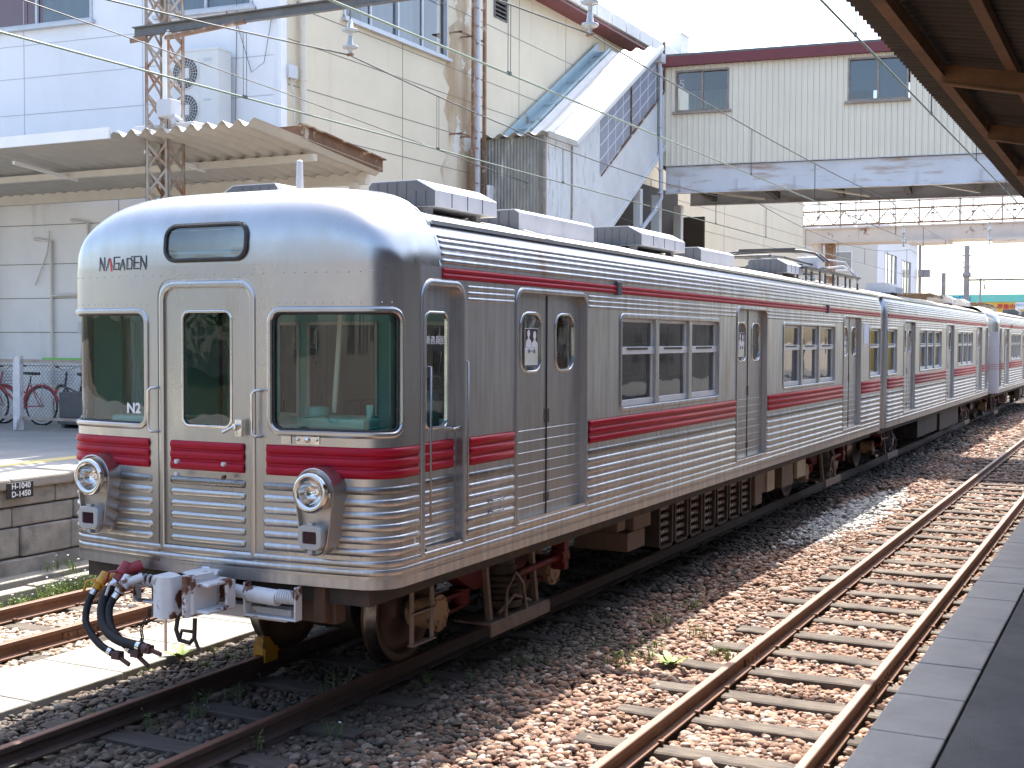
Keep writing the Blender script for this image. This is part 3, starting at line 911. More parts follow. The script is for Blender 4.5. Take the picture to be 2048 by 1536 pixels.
def vents(car, kinds):
    for (kind, sx, y0, y1) in kinds:
        v = MB()
        if kind == 'A':
            prof = [(.27, 3.70), (.27, 3.885), (.30, 3.92), (.73, 3.92), (.90, 3.83), (.90, 3.70)]
            prof = [(a+DX, c) for a, c in prof]
            pts = [(sx*a, y0, c) for a, c in prof]
            v.prism(pts, (0, y1-y0, 0), 1)
            v.prism([(sx*(a*.985+.008), y0-.004, c-.008 if c > 3.8 else c+.004) for a, c in prof], (0, .006, 0), 0)  # end plate in darker grey, its shade painted into the colour
            for k in range(1, 7): v.box(sx*(.27+DX+.63*k/7)-.003, y0-.010, 3.71, sx*(.27+DX+.63*k/7)+.003, y0-.003, 3.90 if k < 5 else 3.83, 0)
            for k in range(1, 4):
                yy = y0+(y1-y0)*k/4; v.box(sx*(.896+DX), yy-.004, 3.71, sx*(.905+DX), yy+.004, 3.83, 0)
            for yy in (y0+.08, y1-.16):
                v.box(sx*.35, yy, 3.64, sx*.42, yy+.08, 3.745, 1); v.box(sx*.78, yy, 3.60, sx*.86, yy+.08, 3.74, 1)
        else:
            pts = [(sx*a, y0, c) for a, c in ((.36, 3.68), (.36, 3.79), (.39, 3.82), (.92, 3.82), (.97, 3.79), (.97, 3.62))]
            v.prism(pts, (0, y1-y0, 0), 1)
            v.prism([(sx*(a*.98+.012), y0-.004, c-.008 if c > 3.7 else c) for a, c in ((.36, 3.68), (.36, 3.79), (.39, 3.82), (.92, 3.82), (.97, 3.79), (.97, 3.62))], (0, .006, 0), 0)  # end plate darkened again to paint in its shade
            for k in range(1, 6): v.box(sx*(.36+.6*k/6)-.006, y0-.014, 3.66, sx*(.36+.6*k/6)+.006, y0-.003, 3.81, 0)
        v.build('roof_vent', ['vent', 'ventw'], car, bevel=.006)

def bogie(car, yc):
    bo = bpy.data.objects.new('bogie', None); COL.objects.link(bo); bo.parent = car; bo.location = (0, yc-YC, .45)
    for ya in (yc-1.1, yc+1.1):
        for sg in (1, -1):
            wv = MB(); xo = .5335*sg
            # flange inside, tread outside: lathe along x outward
            wv.lathe((xo, ya, .43), (sg, 0, 0), [(-.03, 0), (-.03, .36), (-.03, .45), (-.018, .457), (-.004, .448)], n=40, m=0)
            wv.lathe((xo, ya, .43), (sg, 0, 0), [(-.004, .448), (.008, .432), (.098, .426)], n=40, m=1)
            wv.lathe((xo, ya, .43), (sg, 0, 0), [(.098, .426), (.100, .418), (.098, .36), (.06, .345), (.045, .30), (.05, .19), (.09, .13), (.10, .12), (.10, .06), (.12, .05), (.12, 0)], n=40, m=0)
            wv.build('wheel', ['wheel', 'tread'], bo)
            ab = MB()
            ab.cyl((.72*sg, ya, .43), (.93*sg, ya, .43), .135, n=20); ab.cyl((.93*sg, ya, .43), (.965*sg, ya, .43), .15, n=20)
            ab.cyl((.965*sg, ya, .43), (.975*sg, ya, .43), .11, n=20)
            for k in range(6):
                a = rad(60*k); ab.cyl((.96*sg, ya+.125*math.cos(a), .43+.125*math.sin(a)), (.985*sg, ya+.125*math.cos(a), .43+.125*math.sin(a)), .014, n=6)
            ab.build('axle_box', ['axlebox'], bo)
            wi = MB(); s2 = 1 if ya < yc else -1
            wi.bar((.84*sg, ya+s2*.10, .50), (.84*sg, ya+s2*.62, .50), .13, .03); wi.bar((.84*sg, ya+s2*.10, .36), (.84*sg, ya+s2*.62, .40), .13, .03)
            wi.cyl((.84*sg, ya+s2*.55, .40), (.84*sg, ya+s2*.55, .53), .09, n=14)
            wi.build('axle_link', ['bred'], bo)
        ax = MB(); ax.cyl((-.72, ya, .43), (.72, ya, .43), .075, n=14); ax.cyl((-.2, ya, .43), (.25, ya, .43), .22, n=18); ax.build('axle', ['under'], bo)
    for sg in (1, -1):
        f = MB(); x = .84*sg
        prof = [(yc-1.55, .80), (yc-1.55, .70), (yc-.75, .66), (yc-.45, .50), (yc+.45, .50), (yc+.75, .66), (yc+1.55, .70), (yc+1.55, .80), (yc+.6, .84), (yc-.6, .84)]
        f.prism([(x-.08, a, c) for a, c in prof], (.16, 0, 0)); f.build('side_frame', ['bred'], bo, bevel=.012)
        sp = MB()
        sp.cyl((.95*sg, yc, .30), (.95*sg, yc, .36), .20, n=20)
        for k in range(4): sp.lathe((.95*sg, yc, .36+.055*k), (0, 0, 1), [(0, .16), (.014, .185), (.04, .185), (.055, .16)], n=20)
        sp.cyl((.95*sg, yc, .58), (.95*sg, yc, .66), .14, n=18); sp.cyl((.95*sg, yc, .66), (.95*sg, yc, .92), .13, n=18)
        sp.build('air_spring', ['under'], bo)
        pl = MB(); pl.obox((.80*sg, yc-.58, .235), (.36*sg, 0, 0), (0, 1.16, 0), (0, 0, .022)); pl.obox((1.15*sg, yc-.58, .14), (.02*sg, 0, 0), (0, 1.16, 0), (0, 0, .10))
        for y_ in (yc-.45, yc+.45): pl.bar((1.08*sg, y_, .25), (1.02*sg, y_, .86), .05, .05)
        pl.build('spring_plank', ['planksteel'], bo, bevel=.006)
        dm = MB(); dm.cyl((1.06*sg, yc+.12, .56), (1.06*sg, yc+1.02, .58), .035, n=12); dm.cyl((1.06*sg, yc+.95, .58), (1.06*sg, yc+1.10, .58), .075, n=14)
        dm.obox((.98*sg, yc+1.0, .45), (.14*sg, 0, 0), (0, .10, 0), (0, 0, .45)); dm.obox((.98*sg, yc+.75, .72), (.14*sg, 0, 0), (0, .40, 0), (0, 0, .10))
        dm.build('bolster_anchor', ['bred'], bo, bevel=.008)
        hk = MB(); hk.tube([(1.16*sg, yc-.3, .26), (1.17*sg, yc-.3, .5), (1.15*sg, yc-.1, .62), (1.15*sg, yc+.05, .5), (1.16*sg, yc+.1, .26)], .014, 6)
        hk.tube([(1.12*sg, yc-.35, .3), (1.14*sg, yc-.1, .42), (1.12*sg, yc+.25, .3)], .018, 6); hk.build('brake_rigging', ['planksteel'], bo)
    cr = MB(); cr.box(-.85, yc-.25, .50, .85, yc+.25, .80); cr.build('bolster', ['under'], bo)
    return bo

def underfloor(car):
    u = MB(); u.box(-1.30, .1, .80, 1.30, 17.4, .925)
    for x in (-.75, .75): u.box(x-.06, .3, .68, x+.06, 17.3, .80)
    u.build('underframe', ['under'], car)
    def bx(name, x0, y0, z0, x1, y1, z1, m='ubox', bev=.012):
        g = MB(); g.box(x0, y0, z0, x1, y1, z1); o = g.build(name, [m], car, bevel=bev); return o
    bx('equipment_box', .70, 4.88, .66, 1.20, 5.10, .88); bx('equipment_box', .75, 5.28, .62, 1.22, 5.80, .86)
    bx('equipment_box', .60, 5.12, .42, 1.22, 5.62, .62)
    bx('equipment_box', -1.2, 5.0, .30, -.2, 8.5, .85, 'under'); bx('equipment_box', -1.2, 9.0, .35, .3, 12.0, .85, 'under')
    # resistor bank: seven frames with rows of insulators
    for k in range(7):
        y0 = 6.06+k*.525; y1 = y0+.47
        g = MB(); g.box(.62, y0, .32, 1.0, y1, .80)
        for a in (y0, y1-.05): g.box(1.0, a, .30, 1.22, a+.05, .86)
        g.box(1.0, y0, .30, 1.22, y1, .33); g.box(.7, y0, .83, 1.22, y1, .86)
        fr = g.build('resistor_frame', ['under'], car)
        g = MB()
        for z in (.38, .47, .56, .65, .74):
            g.tube([(1.16, y0+.06, z), (1.16, y1-.06, z)], .012, 6)
            for j in range(5): g.cyl((1.16, y0+.085+j*.072, z), (1.16, y0+.115+j*.072, z), .03, n=8)
        g.build('resistor_insulators', ['insul'], fr)
    bx('cover_plate', 1.05, 9.80, .36, 1.24, 10.15, .84, 'ubox'); bx('equipment_box', .5, 10.2, .48, 1.20, 10.85, .84)
    bx('cover_plate', 1.20, 10.48, .48, 1.225, 10.86, .81, 'ubox_pale', .004)
    bx('equipment_box', .5, 11.3, .45, 1.22, 11.95, .84); bx('cover_plate', 1.20, 12.08, .52, 1.25, 12.60, .88, 'ubox_pale', .004)
    bx('air_tank', .4, 12.9, .5, 1.0, 13.2, .84, 'under')

def front_gear(car):
    b = car
    g = MB()
    # drawgear: knuckle block, head, shank
    g.prism([(-.05, -.55, .725), (.06, -.585, .725), (.125, -.55, .725), (.125, -.40, .725), (-.05, -.38, .725)], (0, 0, .285))
    cp = g.build('coupler_knuckle', ['wpaint'], b, bevel=.02, seg=3)
    g = MB(); CDX, CDZ = .035, -.05
    g.prism([(.10, -.46, .82), (.19, -.55, .82), (.26, -.53, .82), (.27, -.30, .82), (.16, -.14, .82), (.02, -.16, .82), (.0, -.40, .82)], (0, 0, .24))
    g.prism([(.19, -.57, .80), (.235, -.57, .80), (.27, -.32, .80), (.22, -.32, .80)], (0, 0, .28))
    g.box(.22, -.50, 1.005, .37, -.22, 1.03); g.box(.22, -.50, .82, .37, -.22, .845); g.box(.35, -.32, .82, .375, -.22, 1.03)
    g.v = [(x+CDX, y, z+CDZ) for x, y, z in g.v]
    g.build('coupler_head', ['wpaint'], cp, bevel=.012)
    g = MB(); g.box(-.12, -.20, .77, .12, .9, .97); g.build('coupler_shank', ['wpaint'], cp, bevel=.01)
    g = MB(); g.cyl((.04, -.52, .73), (.04, -.52, .49), .010, n=8)
    g.build('coupler_pin', ['chrome'], cp)
    g = MB()
    g.tube([(.10, -.50, .79), (.10, -.52, .70), (.13, -.52, .63), (.22, -.52, .62), (.26, -.52, .66), (.25, -.5, .79)], .016, 7)
    g.tube([(.13, -.52, .63), (.15, -.52, .70), (.24, -.52, .70)], .012, 6); g.tube([(.26, -.52, .66), (.31, -.53, .58)], .013, 6)
    g.v = [(x+CDX, y, z+CDZ) for x, y, z in g.v]
    g.build('uncoupling_lever', ['under'], cp)
    # white carrier beam and spring guide frames
    g = MB(); g.prism([(-.10, .02, .645), (.66, .02, .645), (.70, .02, .69), (.70, .02, .735), (-.10, .02, .735)], (0, .10, 0)); g.build('carrier_beam', ['wpaint'], b, bevel=.008)
    for x0, x1 in ((.38, .835), (-.65, -.10)):
        g = MB()
        g.box(x0, -.11, .70, x0+.016, -.03, .93); g.box(x1-.016, -.11, .70, x1, -.03, .93); g.box(x0, -.11, .69, x1, -.03, .706)
        so = g.build('guide_frame', ['wpaint'], b, bevel=.006)
        g = MB()
        if x0 > 0:
            g.cyl((.24, -.07, .86), (.40, -.07, .845), .045, n=14); g.cyl((.40, -.07, .845), (.66, -.07, .835), .058, n=16)
            sa, sb_ = .66, .82
        else:
            g.cyl((-.24, -.07, .86), (-.10, -.07, .86), .05, n=14); sa, sb_ = -.62, -.24
        g.build('spring_barrel', ['wpaint'], so)
        g = MB(); pts = []
        for k in range(97):
            a = 2*math.pi*k/12; pts.append((sa+(sb_-sa)*k/96, -.07+.042*math.cos(a), .85+.042*math.sin(a)))
        g.tube(pts, .009, 6); g.build('coil_spring', ['wpaint'], so)
    g = MB(); g.box(-.70, .14, .64, 1.0, .26, .90); g.box(.86, .06, .66, .96, .22, .915); g.build('buffer_beam', ['rustdark'], b, bevel=.01)
    # air hoses with coloured cocks
    def hose(pts, r, cock, cm):
        q = [Vector(p) for p in pts]; out = []
        for i in range(len(q)-1):
            p0 = q[max(i-1, 0)]; p1 = q[i]; p2 = q[i+1]; p3 = q[min(i+2, len(q)-1)]
            for t in (0, .2, .4, .6, .8):
                out.append(.5*((2*p1)+(p2-p0)*t+(2*p0-5*p1+4*p2-p3)*t*t+(3*p1-p0-3*p2+p3)*t**3))
        out.append(q[-1])
        g = MB(); g.tube(out, r, 10)
        ho = g.build('air_hose', ['hose'], b)
        g = MB(); d = (out[1]-out[0]).normalized(); g.cyl(out[1]-d*.005, out[1]+d*.035, r*1.12, n=12); g.build('hose_clip', ['chrome'], ho)
        g = MB(); d = (out[-1]-out[-2]).normalized(); g.cyl(out[-1]-d*.05, out[-1]-d*.015, r*1.12, n=12); g.build('hose_clip', ['chrome'], ho)
        g = MB(); e = out[-1]; g.cyl(e-d*.01, e+d*.05, r*.95, n=10); g.box(e.x-.0, e.y-.03, e.z-.035, e.x+.075, e.y+.03, e.z+.02); g.bar(e+d*.03, e+d*.15+Vector((.02, 0, -.02)), .02, .03)
        g.build('hose_coupling', ['hosehead'], ho, bevel=.006)
        g = MB(); s_ = out[0]
        g.cyl(s_, s_+Vector((.03, .03, .07)), r*1.35, n=12); g.cyl(s_+Vector((.03, .03, .06)), s_+Vector((.12, .12, .10)), r*1.2, n=12)
        g.cyl(s_+Vector((.03, .0, .03)), s_+Vector((.03, .07, .10)), r*1.5, n=12); g.tube([s_+Vector((.02, -.03, .07)), s_+Vector((-.04, -.05, .06)), s_+Vector((-.075, -.05, -.02))], .010, 6)
        g.build('air_cock', [cm], ho)
    hose([(-.84, -.28, .80), (-.86, -.34, .70), (-.80, -.42, .57), (-.62, -.48, .46), (-.46, -.50, .41)], .026, 0, 'yellow')
    hose([(-.68, -.22, .87), (-.72, -.32, .75), (-.64, -.42, .60), (-.45, -.48, .51), (-.18, -.50, .485)], .036, 0, 'bredbright')
    hose([(-.60, -.30, .80), (-.63, -.36, .70), (-.55, -.43, .58), (-.40, -.47, .49), (-.30, -.48, .44)], .027, 0, 'wpaint')
    g = MB()
    for k in range(14):
        t = k/13; p = Vector((-.20+.02*math.sin(t*9)-.10*t, -.42, .74-.26*t)); a = rad(90*(k % 2))
        g.tube([p+Vector((.012*math.cos(a)*math.cos(rad(u*45)), .012*math.sin(a)*math.cos(rad(u*45)), .018*math.sin(rad(u*45)))) for u in range(9)], .004, 5)
    g.build('chain', ['under'], b)
    # step irons by the cab door
    for sg in (1, -1):
        g = MB()
        for y_ in (.76, 1.05): g.bar((1.24*sg, y_, .38), (1.24*sg, y_, .93), .05, .012, upv=(sg, 0, 0))
        for z in (.385, .62, .82): g.bar((1.24*sg, .74, z), (1.24*sg, 1.07, z), .05, .012)
        g.build('step_iron', ['planksteel'], b)
    g = MB()
    for k in range(8): g.tube([(1.05+R.uniform(-.1, .1), .42+R.uniform(-.1, .1), .93), (1.08+R.uniform(-.1, .1), .40+R.uniform(-.05, .1), .80+R.uniform(-.06, .03)), (1.1+R.uniform(-.1, .1), .45, .9)], .012, 6)
    g.build('pipework', ['rustpipe'], b)

def roof_gear(car):
    # pantograph folded down on the roof
    pb = bpy.data.objects.new('pantograph', None); COL.objects.link(pb); pb.parent = car; pb.location = (0, 14.9-YC, 3.75)
    g = MB()
    for x in (-.62, .62):
        g.bar((x, 13.9, 3.98), (x, 15.9, 3.98), .06, .06)
    for y in (13.9, 15.9): g.bar((-.65, y, 3.98), (.65, y, 3.98), .06, .06)
    g.v = [(x, y, z-.12) for x, y, z in g.v]; g.build('base_frame', ['darkmetal'], pb)
    g = MB()
    for x in (-.55, .55):
        for y in (14.0, 15.8):
            g.cyl((x, y, 3.66), (x, y, 3.95), .035, n=10)
            for k in range(3): g.lathe((x, y, 3.72+.07*k), (0, 0, 1), [(0, .04), (.01, .075), (.03, .07), (.045, .04)], n=14)
    g.v = [(x, y, z-.12) for x, y, z in g.v]; g.build('post_insulator', ['porcelain'], pb)
    g = MB()
    for x in (-.5, .5):
        g.tube([(x, 14.1, 4.05), (x*1.1, 12.9, 4.12)], .025, 8); g.tube([(x, 15.7, 4.05), (x*1.1, 16.9, 4.12)], .025, 8)
        g.tube([(x*1.1, 12.9, 4.12), (x*.5, 14.85, 4.22)], .02, 8); g.tube([(x*1.1, 16.9, 4.12), (x*.5, 14.95, 4.22)], .02, 8)
    for y in (12.9, 16.9): g.tube([(-.55, y, 4.12), (.55, y, 4.12)], .02, 8)
    g.tube([(-.55, 12.9, 4.12), (.25, 14.85, 4.22)], .014, 6); g.tube([(.55, 16.9, 4.12), (-.25, 14.95, 4.22)], .014, 6)
    for x in (-.3, 0.1, .35): g.cyl((x, 14.6, 4.03), (x, 15.2, 4.03), .05, n=10)
    g.v = [(x, y, z-.12) for x, y, z in g.v]; g.build('arm', ['darkmetal'], pb)
    g = MB()
    for y in (14.72, 15.08):
        pts = [(-1.0, y, 4.14)] + [(-.85, y, 4.26), (-.6, y, 4.315), (-.3, y, 4.33), (0, y, 4.335), (.3, y, 4.33), (.6, y, 4.315), (.85, y, 4.26), (1.02, y, 4.12)]
        g.tube(pts, .022, 8)
        g.box(-.5, y-.03, 4.335, .5, y+.03, 4.365)
    g.v = [(x, y, z-.12) for x, y, z in g.v]; g.build('collector_head', ['darkmetal'], pb)
    g = MB(); g.box(.86, 13.2, 3.80, 1.10, 17.35, 3.835)
    for y in (13.25, 14.2, 15.2, 16.2, 17.25): g.box(.90, y, 3.60, .93, y+.03, 3.80); g.box(1.04, y, 3.54, 1.07, y+.03, 3.80)
    g.build('roof_walkway', ['darkmetal'], car)
    g = MB(); g.box(.15, 16.2, 3.94, .55, 16.7, 4.18); g.cyl((.35, 16.45, 3.66), (.35, 16.45, 3.95), .10, n=14)
    g.build('lightning_arrester', ['ventw'], car, bevel=.02)
    g = MB(); g.tube([(.5, 16.9, 4.0), (.8, 17.2, 4.05), (1.0, 17.3, 3.9), (1.05, 17.4, 3.6)], .02, 6); g.tube([(.3, 16.3, 4.2), (.9, 16.9, 4.1), (1.1, 17.2, 3.7)], .016, 6); g.build('roof_cable', ['ventw'], car)
    vents(car, [('A', 1, 12.4, 13.4)])

for nm, args in (('lampsteel', dict(c1=(.55, .52, .49), c2=(.46, .43, .41), scale=4, rough=.3, rough2=.42, metal=1.0)),
                 ('lampgrey', dict(c1=(.42, .42, .41), c2=(.35, .35, .34), scale=5, rough=.45, metal=.3)),
                 ('mirror', dict(c1=(.92, .9, .86), c2=(.85, .83, .8), scale=3, rough=.06, rough2=.12, metal=1.0)),
                 ('redlens', dict(c1=(.03, .004, .01), c2=(.02, .004, .012), scale=3, rough=.15, spec=.6)),
                 ('alu', dict(c1=(.66, .68, .70), c2=(.58, .60, .62), scale=4, rough=.4, metal=.35)),
                 ('blackred', dict(c1=(.03, .01, .012), c2=(.06, .01, .015), scale=8, rough=.5)),
                 ('paleyellow', dict(c1=(.70, .62, .35), c2=(.55, .65, .7), scale=12, rough=.5)),
                 ('paleblue', dict(c1=(.66, .70, .80), c2=(.58, .62, .74), scale=3, rough=.5)),
                 ('blind', dict(c1=(.60, .62, .60), c2=(.50, .53, .52), scale=2, rough=.5)),
                 ('blindblue', dict(c1=(.25, .45, .62), rough=.5)),
                 ('axlebox', dict(c1=(.34, .22, .13), c2=(.22, .13, .075), scale=6, rough=.6, stain=(.07, .035, .02), stain_scale=7, stain_lo=.52, stain_hi=.6)),
                 ('planksteel', dict(c1=(.17, .12, .09), c2=(.09, .06, .045), scale=6, rough=.55)),
                 ('insul', dict(c1=(.30, .24, .2), c2=(.2, .15, .12), scale=6, rough=.35)),
                 ('rustdark', dict(c1=(.10, .05, .025), c2=(.05, .03, .02), scale=5, rough=.8)),
                 ('rustpipe', dict(c1=(.32, .16, .05), c2=(.12, .07, .04), scale=5, rough=.7)),
                 ('bredbright', dict(c1=(.30, .02, .03), c2=(.2, .018, .025), scale=5, rough=.5)),
                 ('hosehead', dict(c1=(.10, .04, .035), c2=(.05, .03, .03), scale=8, rough=.6)),
                 ('darkmetal', dict(c1=(.09, .09, .095), c2=(.05, .05, .055), scale=5, rough=.5, metal=.4)),
                 ('endgrey', dict(c1=(.36, .37, .42), c2=(.32, .33, .38), scale=2, rough=.5)),
                 ('rustgear', dict(c1=(.13, .085, .045), c2=(.07, .05, .035), scale=5, rough=.7)),
                 ('railsteel', dict(c1=(.34, .33, .32), c2=(.26, .255, .25), scale=6, rough=.35, metal=.9)),
                 ('pull', dict(c1=(.12, .12, .12), rough=.4, metal=.8)),
                 ('porcelain', dict(c1=(.40, .42, .44), c2=(.30, .32, .33), scale=5, rough=.25)),
                 ):
    MT[nm] = pm(nm, **args)
MT['lampglass'] = glass('lamp_glass', (.95, .95, .95), refl=.6)
MT['destglass'] = glass('destination_glass', (.9, .95, .93))

car1 = make_car()
tag(car1, 'nearest stainless steel train car, with cab windscreens, twin round headlamps and a red band')
car2 = copy_tree(car1)
car3 = copy_tree(car1, skip=('lamp_cluster', 'windscreen_frame', 'grab_handle', 'front_door', 'fleet_number', 'destination_frame', 'front_lettering', 'wiper_mount', 'axle_number'))
for c in (car1, car2, car3):
    tag(c, group='coupled train cars')
car2.location = (0, 35.56-YC, 0); car2.rotation_euler = (0, 0, math.pi)
tag(car2, 'second stainless steel train car, behind the car with the headlamps facing us')
car3.location = (.24, 36.15+YC, 0); car3.rotation_euler = (0, 0, rad(-.45))
tag(car3, 'farthest train car at the right edge, its end facing us beside the second car')
LATE = [car1, car2, car3]
bogie(car1, 2.74); bogie(car1, 14.95)
underfloor(car1); front_gear(car1); roof_gear(car1)
VK = [('A', 1, 1.55, 2.60), ('B', 1, 3.05, 4.75), ('A', 1, 6.1, 7.55), ('B', 1, 8.2, 9.6)]
vents(car1, VK + [(k, -s, a-.3, b_-.3) for k, s, a, b_ in VK])
g = MB(); g.cyl((.12, .92, 3.66), (.12, .92, 4.02), .032, .024, n=12); g.lathe((.12, .92, 4.02), (0, 0, 1), [(0, .024), (.012, .018), (.016, 0)], n=12)
g.build('roof_antenna', ['ventw'], car1)
for c in (car2, car3):
    for ch in list(car1.children):
        nm = ch.name.split('.')[0]
        if nm in ('bogie', 'underframe', 'equipment_box', 'cover_plate', 'air_tank', 'buffer_beam', 'coupler_knuckle'):
            copy_tree(ch, c)
def local_vents(c, lst):
    for ch in list(car1.children):
        if ch.name.split('.')[0] == 'roof_vent':
            pass
src = [ch for ch in car1.children if ch.name.split('.')[0] == 'roof_vent']
for c, ys in ((car2, (1.2, 4.2, 13.2)), (car3, (1.0, 5.0))):
    for y_ in ys:
        for sd in (0, 5):
            v = src[sd].copy(); COL.objects.link(v); v.parent = c
            if c is car2: v.location = (0, y_-1.55, 0); 
            else: v.location = (0, y_-1.55, 0)
# folded brown pantograph gear on the second car
def folded_gear(c):
    sgn = -1 if c is car2 else 1
    yl = 4.6
    pbx = bpy.data.objects.new('folded_pantograph', None); COL.objects.link(pbx); pbx.parent = c; pbx.location = (0, yl-YC, 3.75)
    def bl(mb, name, m):
        o = mb.build(name, [m]); me = o.data
        for v in me.vertices: v.co.z -= 3.75+.10
        o.parent = pbx
    g = MB()
    for x in (-.7, .7): g.bar((x, -2.2, 3.95), (x, 2.2, 3.95), .05, .05)
    for y in (-2.2, -.7, .7, 2.2): g.bar((-.75, y, 3.97), (.75, y, 3.97), .05, .05)
    for x in (-.5, 0, .5): g.tube([(x, -2.1, 4.0), (x*.6, 0, 4.1), (x, 2.1, 4.0)], .025, 6)
    for k in range(7): g.tube([(-.6, -1.8+k*.6, 4.02), (.6, -1.6+k*.6, 4.05)], .02, 6)
    bl(g, 'frame', 'rustgear')
    g = MB()
    for x in (-.6, .6):
        for y in (-2, 2): g.cyl((x, y, 3.6), (x, y, 3.93), .06, n=10)
    bl(g, 'post_insulator', 'porcelain')
folded_gear(car2); folded_gear(car3)
# number plates differ: the second car's plate is bluer

g = MB(); sb3 = [c*sg for c in CORN if c <= S(.44) for sg in (1, -1)]
for z0, z1 in ((.94, 2.9),):
    g.sheet([[P(q, .022, z0) for q in sorted(set(sb3))], [P(q, .022, z1) for q in sorted(set(sb3))]], 0, True)
    g.sheet([[P(q, .022, z1) for q in sorted(set(sb3))], [P(q, -.02, z1+.02) for q in sorted(set(sb3))]], 0, True)
o = g.build('painted_end_panel', ['endgrey'], car1); o.parent = car3
for c in LATE: c.location.x -= DX

# ------------------------------------------------------------------ setting materials
MT['dirt'] = pm('ballast_bed', (0.13, 0.095, 0.07), (0.06, 0.047, 0.04), scale=9, rough=0.95, bump=1.0, bscale=22, stain=(0.2, 0.16, 0.12), stain_scale=0.5,
                stain_lo=.45, stain_hi=.7)
MT['yard'] = pm('gravel_yard', (0.22, 0.18, 0.14), (0.15, 0.125, 0.10), scale=6, rough=0.95, bump=1.0, bscale=20)
MT['concrete'] = pm('concrete', (0.31, 0.285, 0.24), (0.24, 0.22, 0.185), scale=2.5, rough=0.9, bump=0.3, bscale=40, stain=(0.30, 0.27, 0.22), stain_scale=1.5, stain_lo=.55, stain_hi=.8)
MT['kerb'] = pm('platform_kerb_stone', (0.30, 0.30, 0.29), (0.24, 0.24, 0.235), scale=3, rough=0.85, bump=0.25, bscale=70, stain=(0.2, 0.2, 0.195), stain_scale=2.5, stain_lo=.52, stain_hi=.75)
MT['asphalt'] = pm('platform_asphalt', (0.105, 0.105, 0.105), (0.075, 0.075, 0.078), scale=6, rough=0.95, bump=0.7, bscale=120, stain=(0.15, 0.15, 0.15), stain_scale=1.2, stain_lo=.5, stain_hi=.8)
MT['asphalt_l'] = pm('platform_cement', (0.30, 0.29, 0.27), (0.23, 0.225, 0.21), scale=1.5, rough=0.9, bump=0.3, bscale=60)
MT['pstone'] = pm('platform_stone_face', (0.34, 0.31, 0.27), (0.19, 0.175, 0.155), scale=4, rough=0.95, bump=0.8, bscale=9, stain=(0.11, 0.10, 0.085), stain_scale=2.0, stain_lo=.55, stain_hi=.75)
MT['ystrip'] = pm('yellow_line_paint', (0.58, 0.46, 0.17), (0.48, 0.40, 0.2), scale=6, rough=0.8, stain=(0.32, 0.3, 0.24), stain_scale=4, stain_lo=.6, stain_hi=.7)
MT['wwall'] = pm('white_wall_panel', (0.74, 0.75, 0.77), (0.66, 0.67, 0.69), scale=0.8, rough=0.75, stain=(0.55, 0.54, 0.52), stain_scale=1.0, stain_lo=.62, stain_hi=.95, stain_stretch=(2, 2, .4))
MT['lwall'] = pm('lower_wall_panel', (0.70, 0.69, 0.665), (0.62, 0.61, 0.585), scale=1.2, rough=0.8, stain=(0.36, 0.34, 0.31), stain_scale=1.0, stain_lo=.6, stain_hi=.9, stain_stretch=(2, 2, .4))
MT['bwall'] = pm('beige_wall_panel', (0.66, 0.585, 0.45), (0.60, 0.53, 0.40), scale=0.9, rough=0.85, bump=0.08, bscale=60, stain=(0.44, 0.37, 0.27), stain_scale=0.9, stain_lo=.6, stain_hi=.95, stain_stretch=(2.5, 2.5, .25))
MT['peel'] = pm('peeling_wall', (0.66, 0.585, 0.45), (0.40, 0.29, 0.18), scale=.7, rough=0.9, stretch=(1, 1.6, .5), lo=.38, hi=.62, stain=(0.72, 0.70, 0.66), stain_scale=1.1, stain_lo=.58, stain_hi=.60)
MT['joint'] = pm('panel_joint', (0.20, 0.185, 0.155), rough=0.9)
MT['jointw'] = pm('white_panel_joint', (0.42, 0.43, 0.45), rough=0.9)
MT['csheet'] = pm('corrugated_grey', (0.34, 0.33, 0.30), (0.20, 0.20, 0.185), scale=2, rough=0.6, metal=0.2, stretch=(3, 3, .8), stain=(0.52, 0.51, 0.48), stain_scale=3, stain_lo=.60, stain_hi=.66, stain_stretch=(2, 2, .6))
MT['csheetw'] = pm('flaking_white_sheet', (0.66, 0.67, 0.67), (0.55, 0.56, 0.56), scale=3, rough=0.6, stretch=(4, 4, .7), stain=(0.27, 0.24, 0.2), stain_scale=2.2, stain_lo=.56, stain_hi=.72, stain_stretch=(4, 4, .8))
MT['stairpaint'] = pm('stair_white_paint', (0.68, 0.68, 0.68), (0.56, 0.56, 0.56), scale=1.5, rough=0.65, stain=(0.45, 0.36, 0.28), stain_scale=1.3, stain_lo=.60, stain_hi=.85)
MT['roofw'] = pm('white_roof_sheet', (0.70, 0.69, 0.66), (0.60, 0.59, 0.56), scale=2, rough=0.6)
MT['gutterblue'] = pm('pale_blue_gutter', (0.34, 0.44, 0.47), (0.28, 0.37, 0.40), scale=2, rough=0.5, stain=(0.2, 0.15, 0.1), stain_scale=2, stain_lo=.6, stain_hi=.7)
MT['canopysheet'] = pm('canopy_sheet', (0.46, 0.435, 0.39), (0.38, 0.36, 0.32), scale=2, rough=0.6, stain=(0.36, 0.28, 0.2), stain_scale=1.2, stain_lo=.62, stain_hi=.9)
MT['rustpaint'] = pm('rusting_steel', (0.20, 0.10, 0.05), (0.10, 0.05, 0.03), scale=4, rough=0.8, bump=0.3, bscale=30, stain=(0.42, 0.34, 0.26), stain_scale=3, stain_lo=.58, stain_hi=.62)
MT['rustpole'] = pm('rusty_lattice_steel', (0.28, 0.17, 0.11), (0.16, 0.085, 0.05), scale=5, rough=0.8, stain=(0.42, 0.37, 0.30), stain_scale=4, stain_lo=.54, stain_hi=.64)
